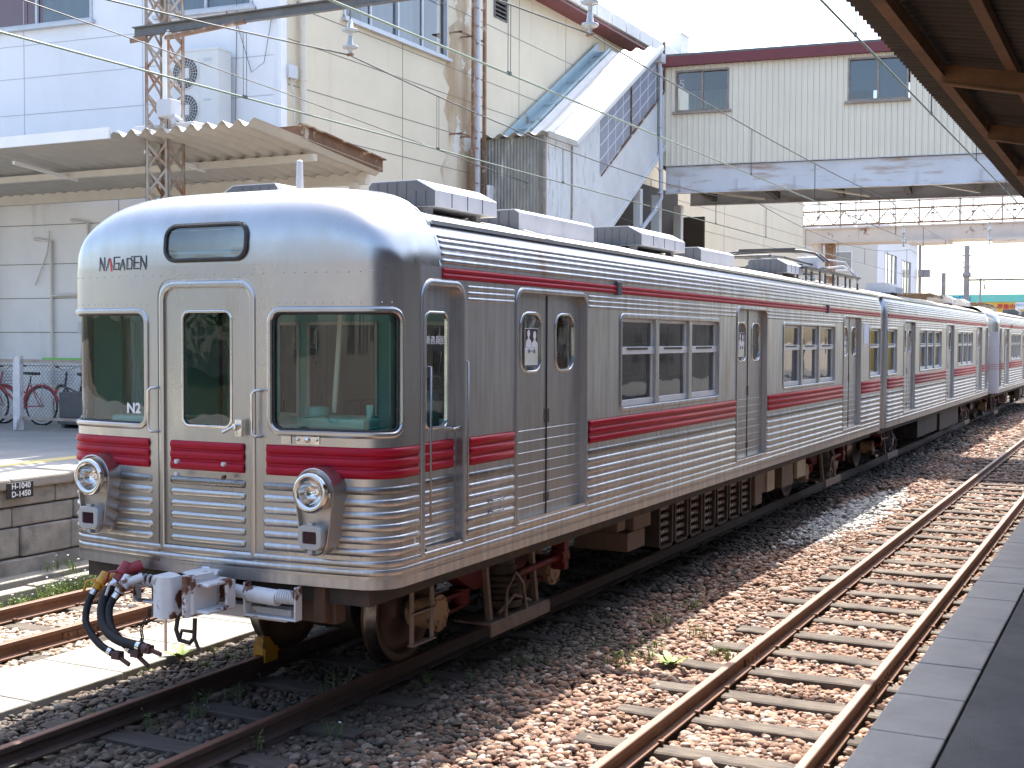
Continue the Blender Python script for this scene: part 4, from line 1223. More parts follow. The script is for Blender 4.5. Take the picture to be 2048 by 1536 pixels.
MT['lattice'] = pm('weathered_lattice_steel', (0.36, 0.32, 0.27), (0.26, 0.21, 0.17), scale=5, rough=0.75, stain=(0.25, 0.12, 0.06), stain_scale=3, stain_lo=.50, stain_hi=.62)
MT['greysteel'] = pm('grey_steel', (0.16, 0.16, 0.16), (0.11, 0.11, 0.11), scale=5, rough=0.6, metal=0.3)
MT['wgirder'] = pm('bridge_girder_paint', (0.62, 0.62, 0.64), (0.54, 0.54, 0.56), scale=1.2, rough=0.6, stain=(0.34, 0.21, 0.13), stain_scale=1.8, stain_lo=.52, stain_hi=.72, stain_stretch=(.5, .5, 3))
MT['siding'] = pm('cream_siding', (0.76, 0.70, 0.575), (0.70, 0.645, 0.53), scale=1, rough=0.6, stain=(0.42, 0.30, 0.2), stain_scale=1.0, stain_lo=.68, stain_hi=.9, stain_stretch=(3, 3, .15))
MT['rearwall'] = pm('rear_wall', (0.25, 0.235, 0.215), (0.20, 0.19, 0.175), scale=1, rough=.9)
MT['darkwall'] = pm('dark_reflection_wall', (0.14, 0.14, 0.145), (0.10, 0.10, 0.105), scale=1, rough=.9)
MT['blindgrey'] = pm('blind_grey', (0.17, 0.21, 0.25), (0.14, 0.175, 0.21), scale=1, rough=.8)
MT['greentape'] = pm('green_tape', (0.12, 0.42, 0.07), (0.10, 0.36, 0.06), scale=3, rough=.6)
MT['seamshade'] = pm('seam_shade', (0.30, 0.27, 0.22), (0.40, 0.37, 0.31), scale=2, rough=.8)  # dark strips put the shade beside each standing seam into colour
MT['maroon'] = pm('maroon_fascia', (0.17, 0.035, 0.04), (0.13, 0.03, 0.035), scale=2, rough=0.6)
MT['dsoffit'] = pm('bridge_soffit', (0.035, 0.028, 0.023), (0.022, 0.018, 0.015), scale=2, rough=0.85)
MT['winframe'] = pm('window_alu_frame', (0.50, 0.52, 0.55), (0.42, 0.44, 0.47), scale=4, rough=0.45, metal=0.2)
MT['winframe_r'] = pm('stained_window_frame', (0.34, 0.30, 0.26), (0.22, 0.16, 0.12), scale=6, rough=0.6)
MT['bldglass'] = glass('building_glass', (0.5, 0.55, 0.58), refl=1.3)
MT['darkroom'] = pm('dark_room', (0.05, 0.055, 0.06), (0.09, 0.09, 0.095), scale=.8, rough=0.9)
MT['curtain'] = pm('pale_curtain', (0.50, 0.56, 0.62), (0.40, 0.46, 0.53), scale=2, rough=0.9, stretch=(4, 4, .3))
MT['redwall'] = pm('red_interior_wall', (0.55, 0.015, 0.04), (0.48, 0.015, 0.035), scale=2, rough=0.7)
MT['meshpanel'] = pm('wired_glass', (0.30, 0.31, 0.37), (0.25, 0.26, 0.31), scale=1.5, rough=0.35)
MT['pvc'] = pm('grey_pvc_pipe', (0.52, 0.53, 0.56), (0.45, 0.46, 0.49), scale=3, rough=0.5)
MT['beigepipe'] = pm('beige_downpipe', (0.60, 0.56, 0.48), (0.53, 0.49, 0.42), scale=3, rough=0.6)
MT['acpaint'] = pm('ac_casing', (0.64, 0.64, 0.62), (0.58, 0.58, 0.56), scale=2, rough=0.5)
MT['acdark'] = pm('ac_fan_shadow', (0.10, 0.10, 0.105), (0.07, 0.07, 0.075), scale=4, rough=0.6)
MT['wire'] = pm('overhead_wire', (0.06, 0.065, 0.065), (0.09, 0.095, 0.09), scale=3, rough=0.5, metal=0.5)
MT['copper'] = pm('contact_wire_patina', (0.12, 0.17, 0.13), (0.15, 0.18, 0.15), scale=3, rough=0.5, metal=0.3)
MT['canopyrust'] = pm('canopy_rusty_steel', (0.20, 0.095, 0.035), (0.11, 0.055, 0.024), scale=3, rough=0.75, bump=0.2, bscale=30)
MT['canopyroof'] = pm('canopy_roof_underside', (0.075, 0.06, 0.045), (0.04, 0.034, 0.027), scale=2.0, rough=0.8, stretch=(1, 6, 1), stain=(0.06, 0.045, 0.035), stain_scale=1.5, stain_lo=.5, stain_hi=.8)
MT['brailing'] = pm('far_bridge_railing', (0.46, 0.40, 0.36), (0.36, 0.29, 0.25), scale=3, rough=0.7)
MT['fargirder'] = pm('far_bridge_girder', (0.62, 0.56, 0.50), (0.56, 0.50, 0.45), scale=1.5, rough=0.7, stain=(0.24, 0.12, 0.08), stain_scale=2.2, stain_lo=.62, stain_hi=.7)
MT['farwall'] = pm('far_beige_wall', (0.60, 0.57, 0.51), (0.54, 0.51, 0.46), scale=.6, rough=0.85)
MT['farwhite'] = pm('far_white_wall', (0.72, 0.72, 0.74), (0.66, 0.66, 0.68), scale=.6, rough=0.8)
MT['cpole'] = pm('concrete_pole', (0.34, 0.32, 0.31), (0.26, 0.25, 0.24), scale=3, rough=0.85)
MT['signteal'] = pm('teal_sign', (0.16, 0.56, 0.46), (0.15, 0.52, 0.43), scale=1, rough=0.6)
MT['signyel'] = pm('yellow_sign', (0.72, 0.45, 0.08), (0.66, 0.42, 0.08), scale=1, rough=0.6)
MT['signblue'] = pm('blue_letters', (0.02, 0.16, 0.42), rough=0.5)
MT['signred'] = pm('red_letters', (0.55, 0.04, 0.03), rough=0.5)
MT['leaf'] = pm('weed_leaf', (0.20, 0.26, 0.05), (0.11, 0.17, 0.03), scale=12, rough=0.6)
MT['leafdark'] = pm('weed_leaf_dark', (0.10, 0.15, 0.04), (0.06, 0.10, 0.025), scale=12, rough=0.6)
MT['petal'] = pm('flower_petal', (0.66, 0.62, 0.70), (0.7, 0.68, 0.6), scale=9, rough=0.6)
MT['leaf_tree'] = pm('tree_leaf', (0.05, 0.075, 0.022), (0.03, 0.045, 0.015), scale=3, rough=0.6)
MT['bark'] = pm('bark', (0.12, 0.09, 0.06), (0.07, 0.05, 0.04), scale=6, rough=0.9)
MT['grass'] = pm('grass_bank', (0.045, 0.055, 0.02), (0.02, 0.027, 0.010), scale=1.2, rough=0.8, bump=.8, bscale=40)
MT['bikered'] = pm('bicycle_red', (0.42, 0.015, 0.03), (0.36, 0.015, 0.03), scale=5, rough=0.3)
MT['bikeblk'] = pm('bicycle_black', (0.02, 0.022, 0.03), (0.03, 0.03, 0.04), scale=5, rough=0.35)
MT['tyre'] = pm('tyre', (0.02, 0.02, 0.02), (0.03, 0.03, 0.03), scale=10, rough=0.85)
MT['wood_white'] = pm('peeling_white_post', (0.62, 0.61, 0.62), (0.50, 0.48, 0.47), scale=7, rough=0.85, stain=(0.22, 0.19, 0.16), stain_scale=6, stain_lo=.54, stain_hi=.62, stain_stretch=(1, 1, .3))

SLP = []
YR0, YR1 = -14.0, 150.0
TX = {'t': -0.03, 'r': 3.5228, 'l': -3.40}

# ------------------------------------------------------------------ ground
def ground():
    xs = np.concatenate([np.linspace(-9, 7, 65)])
    ys = np.concatenate([np.arange(-8, 20, .25), np.arange(20, 60, 1.0), np.arange(60, 161, 10)])
    rg = np.random.RandomState(3)
    rows = []
    for y in ys:
        rows.append([(x, y, -.205+rg.uniform(-.012, .012)) for x in xs])
    g = MB(); g.sheet(rows, 0, True)
    o = g.build('track_bed', ['dirt']); tag(o, kind='structure')
    g = MB(); S_ = 600
    g.add([(-S_, -S_, -.26), (S_, -S_, -.26), (S_, 1200, -.26), (-S_, 1200, -.26)], [(0, 1, 2, 3)])
    o = g.build('ground', ['yard']); tag(o, kind='structure')
    g = MB(); g.add([(-9, -60, -.2), (7, -60, -.2), (7, -8, -.2), (-9, -8, -.2)], [(0, 1, 2, 3)]); o = g.build('yard', ['yard']); tag(o, kind='structure')
ground()

def rail_mb(x, y0, y1, inner, top='railtop'):
    prof = [(-.061, -.14), (.061, -.14), (.061, -.128), (.012, -.108), (.0075, -.05), (.0325, -.038), (.0325, -.006), (.026, 0), (-.026, 0), (-.0325, -.006), (-.0325, -.038), (-.0075, -.05), (-.012, -.108), (-.061, -.128)]
    g = MB()
    n = len(prof)
    ysx = [y0, y1]
    a = [(x+p, y0, z) for p, z in prof]; b = [(x+p, y1, z) for p, z in prof]
    for i in range(n):
        j = (i+1) % n
        topf = (prof[i][1] > -.04 and prof[j][1] > -.04) and prof[i][0]*prof[j][0] <= 0.0009 and (prof[i][1] >= -.0061 and prof[j][1] >= -.0061)
        g.add([a[i], a[j], b[j], b[i]], [(0, 3, 2, 1)][::1] if False else [(0, 1, 2, 3)], 1 if topf else 0)
    g.add(a, [tuple(range(n-1, -1, -1))], 0); g.add(b, [tuple(range(n))], 0)
    return g

def track(key, label, y0, y1, pitch, first, ends, dark=False, only=None, rails_y=None):
    x = TX[key]
    t = thing('railway_track', (x, 0, -.2), label, 'railway track')
    for sg in (-1, 1):
        xr = x+sg*(.5335+.0325)
        g = rail_mb(xr, rails_y[0] if rails_y else y0-6, rails_y[1] if rails_y else y1, sg)
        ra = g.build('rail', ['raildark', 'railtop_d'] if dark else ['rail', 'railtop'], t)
    y = first; k = 0
    while y < ends and k < 99:
        if only is None or only(y):
            wv = .20*R.uniform(.9, 1.08); L0 = 1.05+R.uniform(-.08, .08); L1 = 1.05+R.uniform(-.08, .08); dz = R.uniform(-.012, .004); sk = R.uniform(-.02, .02)
            SLP.append((x, y, sk, L0, L1, wv))
            g = MB()
            n = 14; top = []; 
            for i in range(n+1):
                xx = x-L0+(L0+L1)*i/n; jit = R.uniform(-.006, .006); jz = R.uniform(-.004, .004)
                top.append((xx, y+sk*(xx-x)-wv/2+jit, y+sk*(xx-x)+wv/2+R.uniform(-.006, .006), -.143+dz+jz))
            r1 = [(a, b, zz) for a, b, c, zz in top]; r2 = [(a, c, zz) for a, b, c, zz in top]
            g.sheet([[(a, b, zz-.13) for a, b, zz in r1], [(a, b-.004, zz-.01) for a, b, zz in r1], [(a, b+.012, zz) for a, b, zz in r1],
                     [(a, b-.012, zz) for a, b, zz in r2], [(a, b+.004, zz-.01) for a, b, zz in r2], [(a, b, zz-.13) for a, b, zz in r2]], 0, False)
            for e, rv in ((0, False), (n, True)):
                a, b, c, zz = top[e]
                g.add([(a, b, zz-.13), (a, b, zz), (a, c, zz), (a, c, zz-.13)], [(0, 1, 2, 3)] if rv else [(3, 2, 1, 0)], 0)
            for sg in (-1, 1):
                xr = x+sg*.566
                for e in (-1, 1):
                    yy = y+sk*(xr-x)+e*.04; xx = xr+e*.072
                    g.cyl((xx, yy, -.15), (xx, yy, -.118), .011, n=6, m=1); g.box(xx-.022, yy-.016, -.128, xx+.014, yy+.016, -.112, 1)
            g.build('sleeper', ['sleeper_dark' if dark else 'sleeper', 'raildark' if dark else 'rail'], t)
        y += pitch*R.uniform(.96, 1.04); k += 1
    return t

tr_r = track('r', 'rusty empty railway track with weathered wooden sleepers beside the right platform', YR0, YR1, .752, -2.78, 60)
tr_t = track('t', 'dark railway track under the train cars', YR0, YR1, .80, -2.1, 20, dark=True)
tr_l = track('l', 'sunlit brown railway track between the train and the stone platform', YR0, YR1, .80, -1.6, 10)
for (xr, yj, sg) in ((TX['r']-.566, 3.45, 1), (TX['r']+.566, 3.2, -1)):
    g = MB()
    for e in (-1, 1): g.box(xr+e*.012, yj-.25, -.115, xr+e*.026, yj+.25, -.045)
    for k in (-.18, -.07, .07, .18): g.cyl((xr-.04, yj+k, -.08), (xr+.04, yj+k, -.08), .014, n=6)
    g.build('fishplate', ['rail'], tr_r, bevel=.003)
g = MB()
for (xr, yj) in ((TX['l']+.566, 1.45),):
    for e in (-1, 1): g.box(xr+e*.012, yj-.25, -.115, xr+e*.026, yj+.25, -.045)
    for k in (-.18, -.07, .07, .18): g.cyl((xr-.045, yj+k, -.08), (xr+.045, yj+k, -.08), .018, n=6)
g.build('fishplate', ['rail'], tr_l, bevel=.003)
# wheel chock
g = MB(); g.prism([(-.64, 1.22, .002), (-.64, 1.46, .002), (-.64, 1.38, .06), (-.64, 1.30, .15), (-.64, 1.22, .15)], (.08, 0, 0)); g.box(-.66, 1.22, -.09, -.642, 1.40, .10); g.box(-.558, 1.22, -.06, -.54, 1.40, .06)
o = g.build('wheel_chock', ['yellow'], origin=(-.56, 1.05, 0), bevel=.008); tag(o, 'yellow wheel chock set on the rail against the front wheel', 'wheel chock')

# concrete strip path
g = MB()
y = -7.0; k = 0
while y < 30:
    L_ = .95; a = R.uniform(-.01, .01); 
    g.box(-2.42+a, y, -.2, -1.50+a+R.uniform(-.02, .02), y+L_-.015, -.10+R.uniform(-.006, .006)); y += L_
o = g.build('path', ['concrete'], bevel=.012); tag(o, kind='structure')

# ------------------------------------------------------------------ ballast stones
def stones():
    def ico(sub):
        bm = bmesh.new(); bmesh.ops.create_icosphere(bm, subdivisions=sub, radius=1)
        v = np.array([x.co[:] for x in bm.verts]); f = np.array([[q.index for q in p.verts] for p in bm.faces]); bm.free(); return v, f
    rg = np.random.RandomState(11)
    C = np.array(CAMP); rt_, up_, fw_ = np.array(r2), np.array(u2), np.array(fw)
    def vis(x, y):
        d = np.stack([x, y, np.full_like(x, -.15)], -1)-C
        z = d@fw_; u = (d@rt_)/z*2524; v = (d@up_)/z*2524
        return (z > .5) & (abs(u) < 1024*1.22) & (abs(v) < 768*1.3)
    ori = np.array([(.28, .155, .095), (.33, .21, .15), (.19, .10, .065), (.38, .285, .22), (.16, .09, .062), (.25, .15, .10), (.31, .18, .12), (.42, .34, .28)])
    mid = np.array([(.095, .078, .06), (.125, .10, .077), (.065, .053, .042), (.11, .07, .05), (.155, .132, .11), (.08, .07, .058), (.10, .076, .06)])  # train-track stones: own grey-brown, darkened further for the train's shade
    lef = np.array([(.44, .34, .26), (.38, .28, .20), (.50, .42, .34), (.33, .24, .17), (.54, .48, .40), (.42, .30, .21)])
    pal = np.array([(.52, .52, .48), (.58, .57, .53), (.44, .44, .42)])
    VV = []; FF = []; CC = []; off = 0
    def scatter(x0, x1, y0, y1, dens, s0, s1, sub, z0=-.19, z1=-.158):
        nonlocal off
        n = int((x1-x0)*(y1-y0)*dens)
        x = rg.uniform(x0, x1, n); y = rg.uniform(y0, y1, n)
        k = vis(x, y)
        for tx in TX.values(): k &= ~((abs(abs(x-tx)-.566) < .075))
        k &= ~((x > -2.36+.02*np.sin(y*5)) & (x < -1.55+.03*np.sin(y*3.1)) & (rg.uniform(0, 1, n) > .03))
        k &= (x < 4.95) & (x > -4.25)
        keep = rg.uniform(0, 1, n) < .05
        for (tx, ty, sk, l0, l1, wv) in SLP:
            if y1 < ty-.5 or y0 > ty+.5: continue
            k &= ~((abs(y-ty-sk*(x-tx)) < wv/2+.012) & (x > tx-l0-.01) & (x < tx+l1+.01)) | (keep & (abs(x-tx) > .2))
        x, y = x[k], y[k]; n = len(x)
        if n == 0: return
        v, f = ico(sub); nv = len(v)
        s = rg.uniform(s0, s1, n)*np.exp(rg.normal(0, .22, n))
        sc3 = np.stack([s*rg.uniform(.9, 1.35, n), s*rg.uniform(.7, 1.1, n), s*rg.uniform(.45, .8, n)], -1)
        pts = v[None]*(1+rg.uniform(-.16, .16, (n, nv, 1)))*sc3[:, None, :]
        a = rg.uniform(0, 6.28, n); t = rg.normal(0, .35, n)
        ca, sa, ct, st = np.cos(a), np.sin(a), np.cos(t), np.sin(t)
        X, Y, Z = pts[..., 0], pts[..., 1], pts[..., 2]
        Y, Z = Y*ct[:, None]-Z*st[:, None], Y*st[:, None]+Z*ct[:, None]
        X, Y = X*ca[:, None]-Y*sa[:, None], X*sa[:, None]+Y*ca[:, None]
        zz = rg.uniform(z0, z1, n)-.022*(abs(x-TX['r']) < 1.0)-.02*(abs(x-TX['t']) < .9)*(y < 6)
        P_ = np.stack([X+x[:, None], Y+y[:, None], Z+zz[:, None]], -1)
        # colour zones by place on the ground
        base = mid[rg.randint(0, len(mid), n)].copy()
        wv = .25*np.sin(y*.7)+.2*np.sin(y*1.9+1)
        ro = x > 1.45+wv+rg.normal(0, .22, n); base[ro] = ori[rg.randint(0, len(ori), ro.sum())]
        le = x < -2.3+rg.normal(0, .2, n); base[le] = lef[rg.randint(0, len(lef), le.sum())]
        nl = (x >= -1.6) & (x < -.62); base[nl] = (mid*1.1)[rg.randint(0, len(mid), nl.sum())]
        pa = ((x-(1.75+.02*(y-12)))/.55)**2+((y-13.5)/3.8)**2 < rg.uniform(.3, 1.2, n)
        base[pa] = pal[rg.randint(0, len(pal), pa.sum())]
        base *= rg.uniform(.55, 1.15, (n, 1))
        VV.append(P_.reshape(-1, 3)); FF.append((f[None]+(np.arange(n)*nv)[:, None, None]+off).reshape(-1, 3)); CC.append(np.repeat(base, nv, 0)); off += n*nv
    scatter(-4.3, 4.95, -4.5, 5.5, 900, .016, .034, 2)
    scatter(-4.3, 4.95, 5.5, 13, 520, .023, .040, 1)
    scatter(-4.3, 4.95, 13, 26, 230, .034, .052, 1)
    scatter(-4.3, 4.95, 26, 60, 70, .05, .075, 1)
    V = np.concatenate(VV); F = np.concatenate(FF); Cc = np.concatenate(CC)
    me = bpy.data.meshes.new('ballast')
    me.vertices.add(len(V)); me.vertices.foreach_set('co', V.astype(np.float32).ravel())
    me.loops.add(F.size); me.loops.foreach_set('vertex_index', F.astype(np.int32).ravel())
    me.polygons.add(len(F)); me.polygons.foreach_set('loop_start', np.arange(0, F.size, 3, dtype=np.int32)); me.polygons.foreach_set('loop_total', np.full(len(F), 3, dtype=np.int32))
    me.polygons.foreach_set('use_smooth', np.ones(len(F), dtype=bool))
    at = me.color_attributes.new('Col', 'FLOAT_COLOR', 'POINT')
    at.data.foreach_set('color', np.concatenate([Cc, np.ones((len(Cc), 1))], 1).astype(np.float32).ravel())
    me.update(); me.validate()
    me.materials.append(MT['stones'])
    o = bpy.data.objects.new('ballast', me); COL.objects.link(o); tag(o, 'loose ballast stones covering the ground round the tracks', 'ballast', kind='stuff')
stones()

# ------------------------------------------------------------------ platforms
PX = 4.985; PZ = 1.06
g = MB()
g.box(PX+.05, -14, -.25, PX+8.5, 60, PZ-.10)
o = g.build('platform', ['pstone']); tag(o, kind='structure')
g = MB(); g.add([(PX+.312, -14, PZ-.002), (PX+8.4, -14, PZ-.002), (PX+8.4, 60, PZ-.002), (PX+.312, 60, PZ-.002)], [(0, 1, 2, 3)]); g.box(PX+.312, -14, PZ-.1, PX+8.4, 60, PZ-.01)
o = g.build('platform_surface', ['asphalt']); tag(o, kind='structure')
g = MB(); y = -13.9
while y < 60:
    g.box(PX+R.uniform(-.004, .004), y, PZ-.16, PX+.30, y+.592, PZ+R.uniform(-.002, .003)); y += .6
o = g.build('platform_edge', ['kerb'], bevel=.008); tag(o, kind='structure')

LX = -4.95; LZ_ = 1.12
g = MB(); g.box(-30, -12, -.25, LX-.12, 48, LZ_-.06); o = g.build('stone_platform', ['concrete']); tag(o, kind='structure')
g = MB(); g.box(-30, -12, LZ_-.055, LX-.62, 48, LZ_-.004); o = g.build('stone_platform_surface', ['asphalt_l']); tag(o, kind='structure')
g = MB()
y = -11.9
while y < 48:
    g.box(LX-.60, y, LZ_-.12, LX+.035+R.uniform(-.01, .012), y+.89, LZ_+R.uniform(-.006, .008)); y += .9
o = g.build('stone_platform_edge', ['concrete'], bevel=.025); tag(o, kind='structure')
g = MB()
for z0, z1, st in ((.80, 1.0, 1.3), (.58, .79, .9), (.24, .57, .75), (-.02, .23, 1.2)):
    y = -11.9+R.uniform(0, .5)
    while y < 48:
        l_ = st*R.uniform(.75, 1.3); rc = R.uniform(-.03, .015) - (.0 if z1 > .9 else 0)
        g.box(LX-.3, y, z0+R.uniform(0, .012), LX-.03+rc, y+l_-.012, z1); y += l_
o = g.build('stone_platform_face', ['pstone'], bevel=.02); tag(o, kind='structure')
g = MB(); g.box(LX-.2, -12, -.2, LX+.22, 48, .06); y = -12
while y < 48:
    g.box(LX+.34, y, -.22, LX+.50+R.uniform(-.02, .02), y+1.18, .02+R.uniform(-.015, .015)); y += 1.2
o = g.build('cable_trough', ['concrete'], bevel=.012); tag(o, kind='structure')
g = MB(); g.box(-6.34, -12, LZ_-.0045, -6.05, 48, LZ_+.001); o = g.build('yellow_line', ['ystrip']); tag(o, kind='structure')
# clearance sign on the platform face
sg_ = thing('clearance_sign', (LX, 2.6, .98), 'small black sign with white figures fixed to the stone platform face', 'sign')
g = MB(); g.box(LX+.03, 2.42, .905, LX+.045, 2.78, 1.075); g.build('board', ['black'], sg_, bevel=.003)
t = text_mb('H-1040\nD-1450', .085, frame_mtx((LX+.047, 2.61, .992), (0, 1, 0), (0, 0, 1)), bold=.002); t.build('lettering', ['white'], sg_)

# ------------------------------------------------------------------ station building
XW = -7.2; YW = 10.23
SK = rad(4.5)
def WP(u, z, off=0.0):     # point on the white end wall, u metres left of the corner, off towards the camera
    return (XW - u*math.cos(SK) + off*math.sin(SK), YW - u*math.sin(SK) - off*math.cos(SK), z)
def wq(mb, u0, u1, z0, z1, off, th, m=0):
    a = Vector(WP(u1, z0, off)); mb.obox(a, Vector(WP(u0, z0, off))-a, Vector(WP(u1, z0, off+th))-a, (0, 0, z1-z0), m)
bld = thing('station_building', (XW, YW, 0), 'tall station building with a white panelled end wall and a long stained beige side wall', 'building')
def holed(mb, mapf, us, zs, holes, m=0):
    us = sorted(set(us+[h[0] for h in holes]+[h[1] for h in holes])); zs = sorted(set(zs+[h[2] for h in holes]+[h[3] for h in holes]))
    for i in range(len(us)-1):
        for j in range(len(zs)-1):
            cu, cz = (us[i]+us[i+1])/2, (zs[j]+zs[j+1])/2
            if any(h[0] < cu < h[1] and h[2] < cz < h[3] for h in holes): continue
            mb.add([mapf(us[i], zs[j]), mapf(us[i+1], zs[j]), mapf(us[i+1], zs[j+1]), mapf(us[i], zs[j+1])], [(0, 1, 2, 3)], m)
wh = [(3.96, 6.6, 8.35, 9.7), (.55, 2.52, 8.28, 9.7)]
g = MB(); holed(g, lambda u, z: WP(-u, z), [-14.0, 0.0], [5.2, 11.0], [(-b_, -a, c, d) for a, b_, c, d in wh]); g.build('end_wall', ['wwall'], bld)
g = MB(); holed(g, lambda u, z: WP(-u, z), [-14.0, 0.0], [1.0, 5.2], []); g.build('lower_wall', ['lwall'], bld)
g = MB()
for z in (9.35, 8.02, 7.42, 6.75, 6.1): wq(g, .14, 14, z, z+.012, .001, .003)
for u in (2.85, 5.55, 8.3): wq(g, u, u+.012, 5.9, 11, .001, .0035)
g.build('panel_joints', ['jointw'], bld)
g = MB()
for z in (4.70, 3.98, 3.35, 2.72, 2.1): wq(g, 0, 14, z, z+.014, .001, .003)
for u in (3.4, 6.9): wq(g, u, u+.012, 1.1, 5.2, .001, .0035)
g.build('lower_panel_joints', ['joint'], bld)
# beige side wall with window and louvre openings
swh = [(12.08, 15.86, 8.45, 10.3), (17.95, 18.55, 9.82, 10.6)]
g = MB(); holed(g, lambda y, z: (XW, y, z), [YW, 46.0], [1.0, 11.0], swh); g.build('side_wall', ['bwall'], bld)
g = MB(); pl_ = [(XW+.003, 17.3, 4.4), (XW+.003, 17.3, 10.6)]
for k in range(26): pl_.append((XW+.003, 16.15+.25*math.sin(k*1.7)+R.uniform(-.2, .2)-.5*(6 < k < 20)*abs(math.sin(k*.9)), 10.6-6.2*k/25))
g.add(pl_, [tuple(range(len(pl_)))]); g.build('peeling_patch', ['peel'], bld)
g = MB()
for z in (9.55, 8.30, 7.72, 6.95, 6.2, 5.55): 
    g.box(XW, YW+.2, z, XW+.004, 46, z+.014)
for y in (14.1, 19.2, 21.8, 24.3, 30, 35, 40): g.box(XW, y, 4.5, XW+.0045, y+.014, 8.43 if y == 14.1 else 11)
g.build('side_panel_joints', ['joint'], bld)
g = MB(); g.box(XW-.02, YW-.06, 1.0, XW+.05, YW+.10, 11); g.build('corner_trim', ['wwall'], bld)
def window(name, mapf, u0, u1, z0, z1, nl, parent, frame='winframe', glassm='bldglass', back='darkroom', fd=.05, depth=.12, sill=True, bdepth=.5):
    """mapf(u, z, off): off positive outwards"""
    g = MB()
    def q(a, b_, c, d, o0, o1, m=0):
        p = [mapf(a, c, o0), mapf(b_, c, o0), mapf(b_, c, o1), mapf(a, c, o1), mapf(a, d, o0), mapf(b_, d, o0), mapf(b_, d, o1), mapf(a, d, o1)]
        g.add(p, [(0, 3, 2, 1), (4, 5, 6, 7), (0, 1, 5, 4), (1, 2, 6, 5), (2, 3, 7, 6), (3, 0, 4, 7)], m)
    q(u0, u1, z0, z0+fd, -depth, .03); q(u0, u1, z1-fd, z1, -depth, .03); q(u0, u0+fd, z0, z1, -depth, .025); q(u1-fd, u1, z0, z1, -depth, .025)
    for i in range(1, nl):
        uu = u0+(u1-u0)*i/nl; q(uu-fd/2, uu+fd/2, z0, z1, -.08, -.02 if i % 2 else .0)
    if sill: q(u0-.06, u1+.06, z0-.06, z0, -.02, .10)
    wn = g.build('window', [frame], parent)
    for i in range(nl):
        a = u0+(u1-u0)*i/nl; b_ = u0+(u1-u0)*(i+1)/nl
        p = MB(); p.add([mapf(a, z0, -.05-.012*(i % 2)), mapf(b_, z0, -.05-.012*(i % 2)), mapf(b_, z1, -.05-.012*(i % 2)), mapf(a, z1, -.05-.012*(i % 2))], [(0, 1, 2, 3)]); p.build('pane', [glassm], wn)
    if back:
        bl = back if isinstance(back, list) else [back]*nl
        for i, bm_ in enumerate(bl):
            a = u0+(u1-u0)*i/len(bl); b_ = u0+(u1-u0)*(i+1)/len(bl)
            p = MB(); p.add([mapf(a, z0, -bdepth), mapf(b_, z0, -bdepth), mapf(b_, z1, -bdepth), mapf(a, z1, -bdepth)], [(0, 1, 2, 3)]); p.build('blind', [bm_], wn)
    return wn
window('w', lambda u, z, o: WP(-u, z, o), -6.6, -3.96, 8.35, 9.7, 2, bld, back=['redwall', 'curtain'], bdepth=.2)
window('w', lambda u, z, o: WP(-u, z, o), -2.52, -.55, 8.28, 9.7, 2, bld, back=['curtain', 'curtain'], bdepth=.2)
window('w', lambda y, z, o: (XW+o, y, z), 12.08, 15.86, 8.45, 10.3, 4, bld, back=['darkroom', 'curtain', 'curtain', 'darkroom'], bdepth=.25)
g = MB()
for k in range(8):
    z = 9.84+k*.095; g.obox((XW-.06, 17.97, z), (.07, 0, -.05), (0, .56, 0), (.012, 0, .02))
g.box(XW-.1, 17.95, 9.80, XW+.02, 18.55, 9.83); g.box(XW-.1, 17.93, 9.80, XW+.025, 17.97, 10.6); g.box(XW-.1, 18.53, 9.80, XW+.025, 18.57, 10.6)
g.add([(XW-.1, 17.95, 9.82), (XW-.1, 18.55, 9.82), (XW-.1, 18.55, 10.6), (XW-.1, 17.95, 10.6)], [(0, 1, 2, 3)])
g.build('louvre', ['greysteel'], bld)
g = MB()
for y in np.arange(18.5, 30.0, 1.0):
    g.prism([(XW, y+.02, 10.72), (XW+.55, y+.01, 10.80), (XW+.55, y+.01, 11.12), (XW, y+.01, 11.2)], (0, .95, 0))
g.build('eaves', ['roofw'], bld, bevel=.01)
g = MB(); g.box(XW, 18.5, 10.66, XW+.53, 30, 10.715); g.build('eaves_soffit', ['maroon'], bld)
g = MB(); g.box(-22, YW+.2, 10.9, XW-.02, 46, 11.0); g.build('roof', ['roofw'], bld)
g = MB(); g.box(XW-.4, 29.0, 11.1, XW+.5, 29.7, 11.75); g.box(XW-.42, 28.98, 11.75, XW+.52, 29.72, 11.8); g.build('rooftop_unit', ['acpaint'], bld, bevel=.01)
g = MB(); g.cyl((XW+.10, 10.72, 1.1), (XW+.10, 10.72, 11), .062, n=14)
for z in (9.3, 7.05, 8.2, 6.0): g.cyl((XW+.10, 10.72, z), (XW+.10, 10.72, z+.04), .075, n=14); g.box(XW, 10.70, z+.01, XW+.1, 10.74, z+.03)
g.build('downpipe', ['beigepipe'], bld)
g = MB(); g.box(XW+.001, 10.32, 7.05, XW+.11, 10.56, 7.27); g.tube([(XW+.05, 10.44, 7.05), (XW+.06, 10.5, 6.7), (XW+.08, 10.55, 5.6)], .014, 6); g.build('meter_box', ['pvc'], bld, bevel=.006)
g = MB()
for u, z0, z1 in ((4.05, 1.15, 4.72), (4.9, 1.15, 4.4)): g.tube([WP(u, z0, .06), WP(u, z1, .06), WP(u+.4, z1+.05, .06)], .028, 8)
g.tube([WP(4.9, 3.4, .06), WP(4.05+.0, 3.42, .07)], .022, 8); g.tube([WP(5.3, 3.6, .05), WP(5.0, 4.2, .05), WP(4.95, 4.6, .05)], .012, 6)
g.build('wall_pipe', ['beigepipe'], bld)
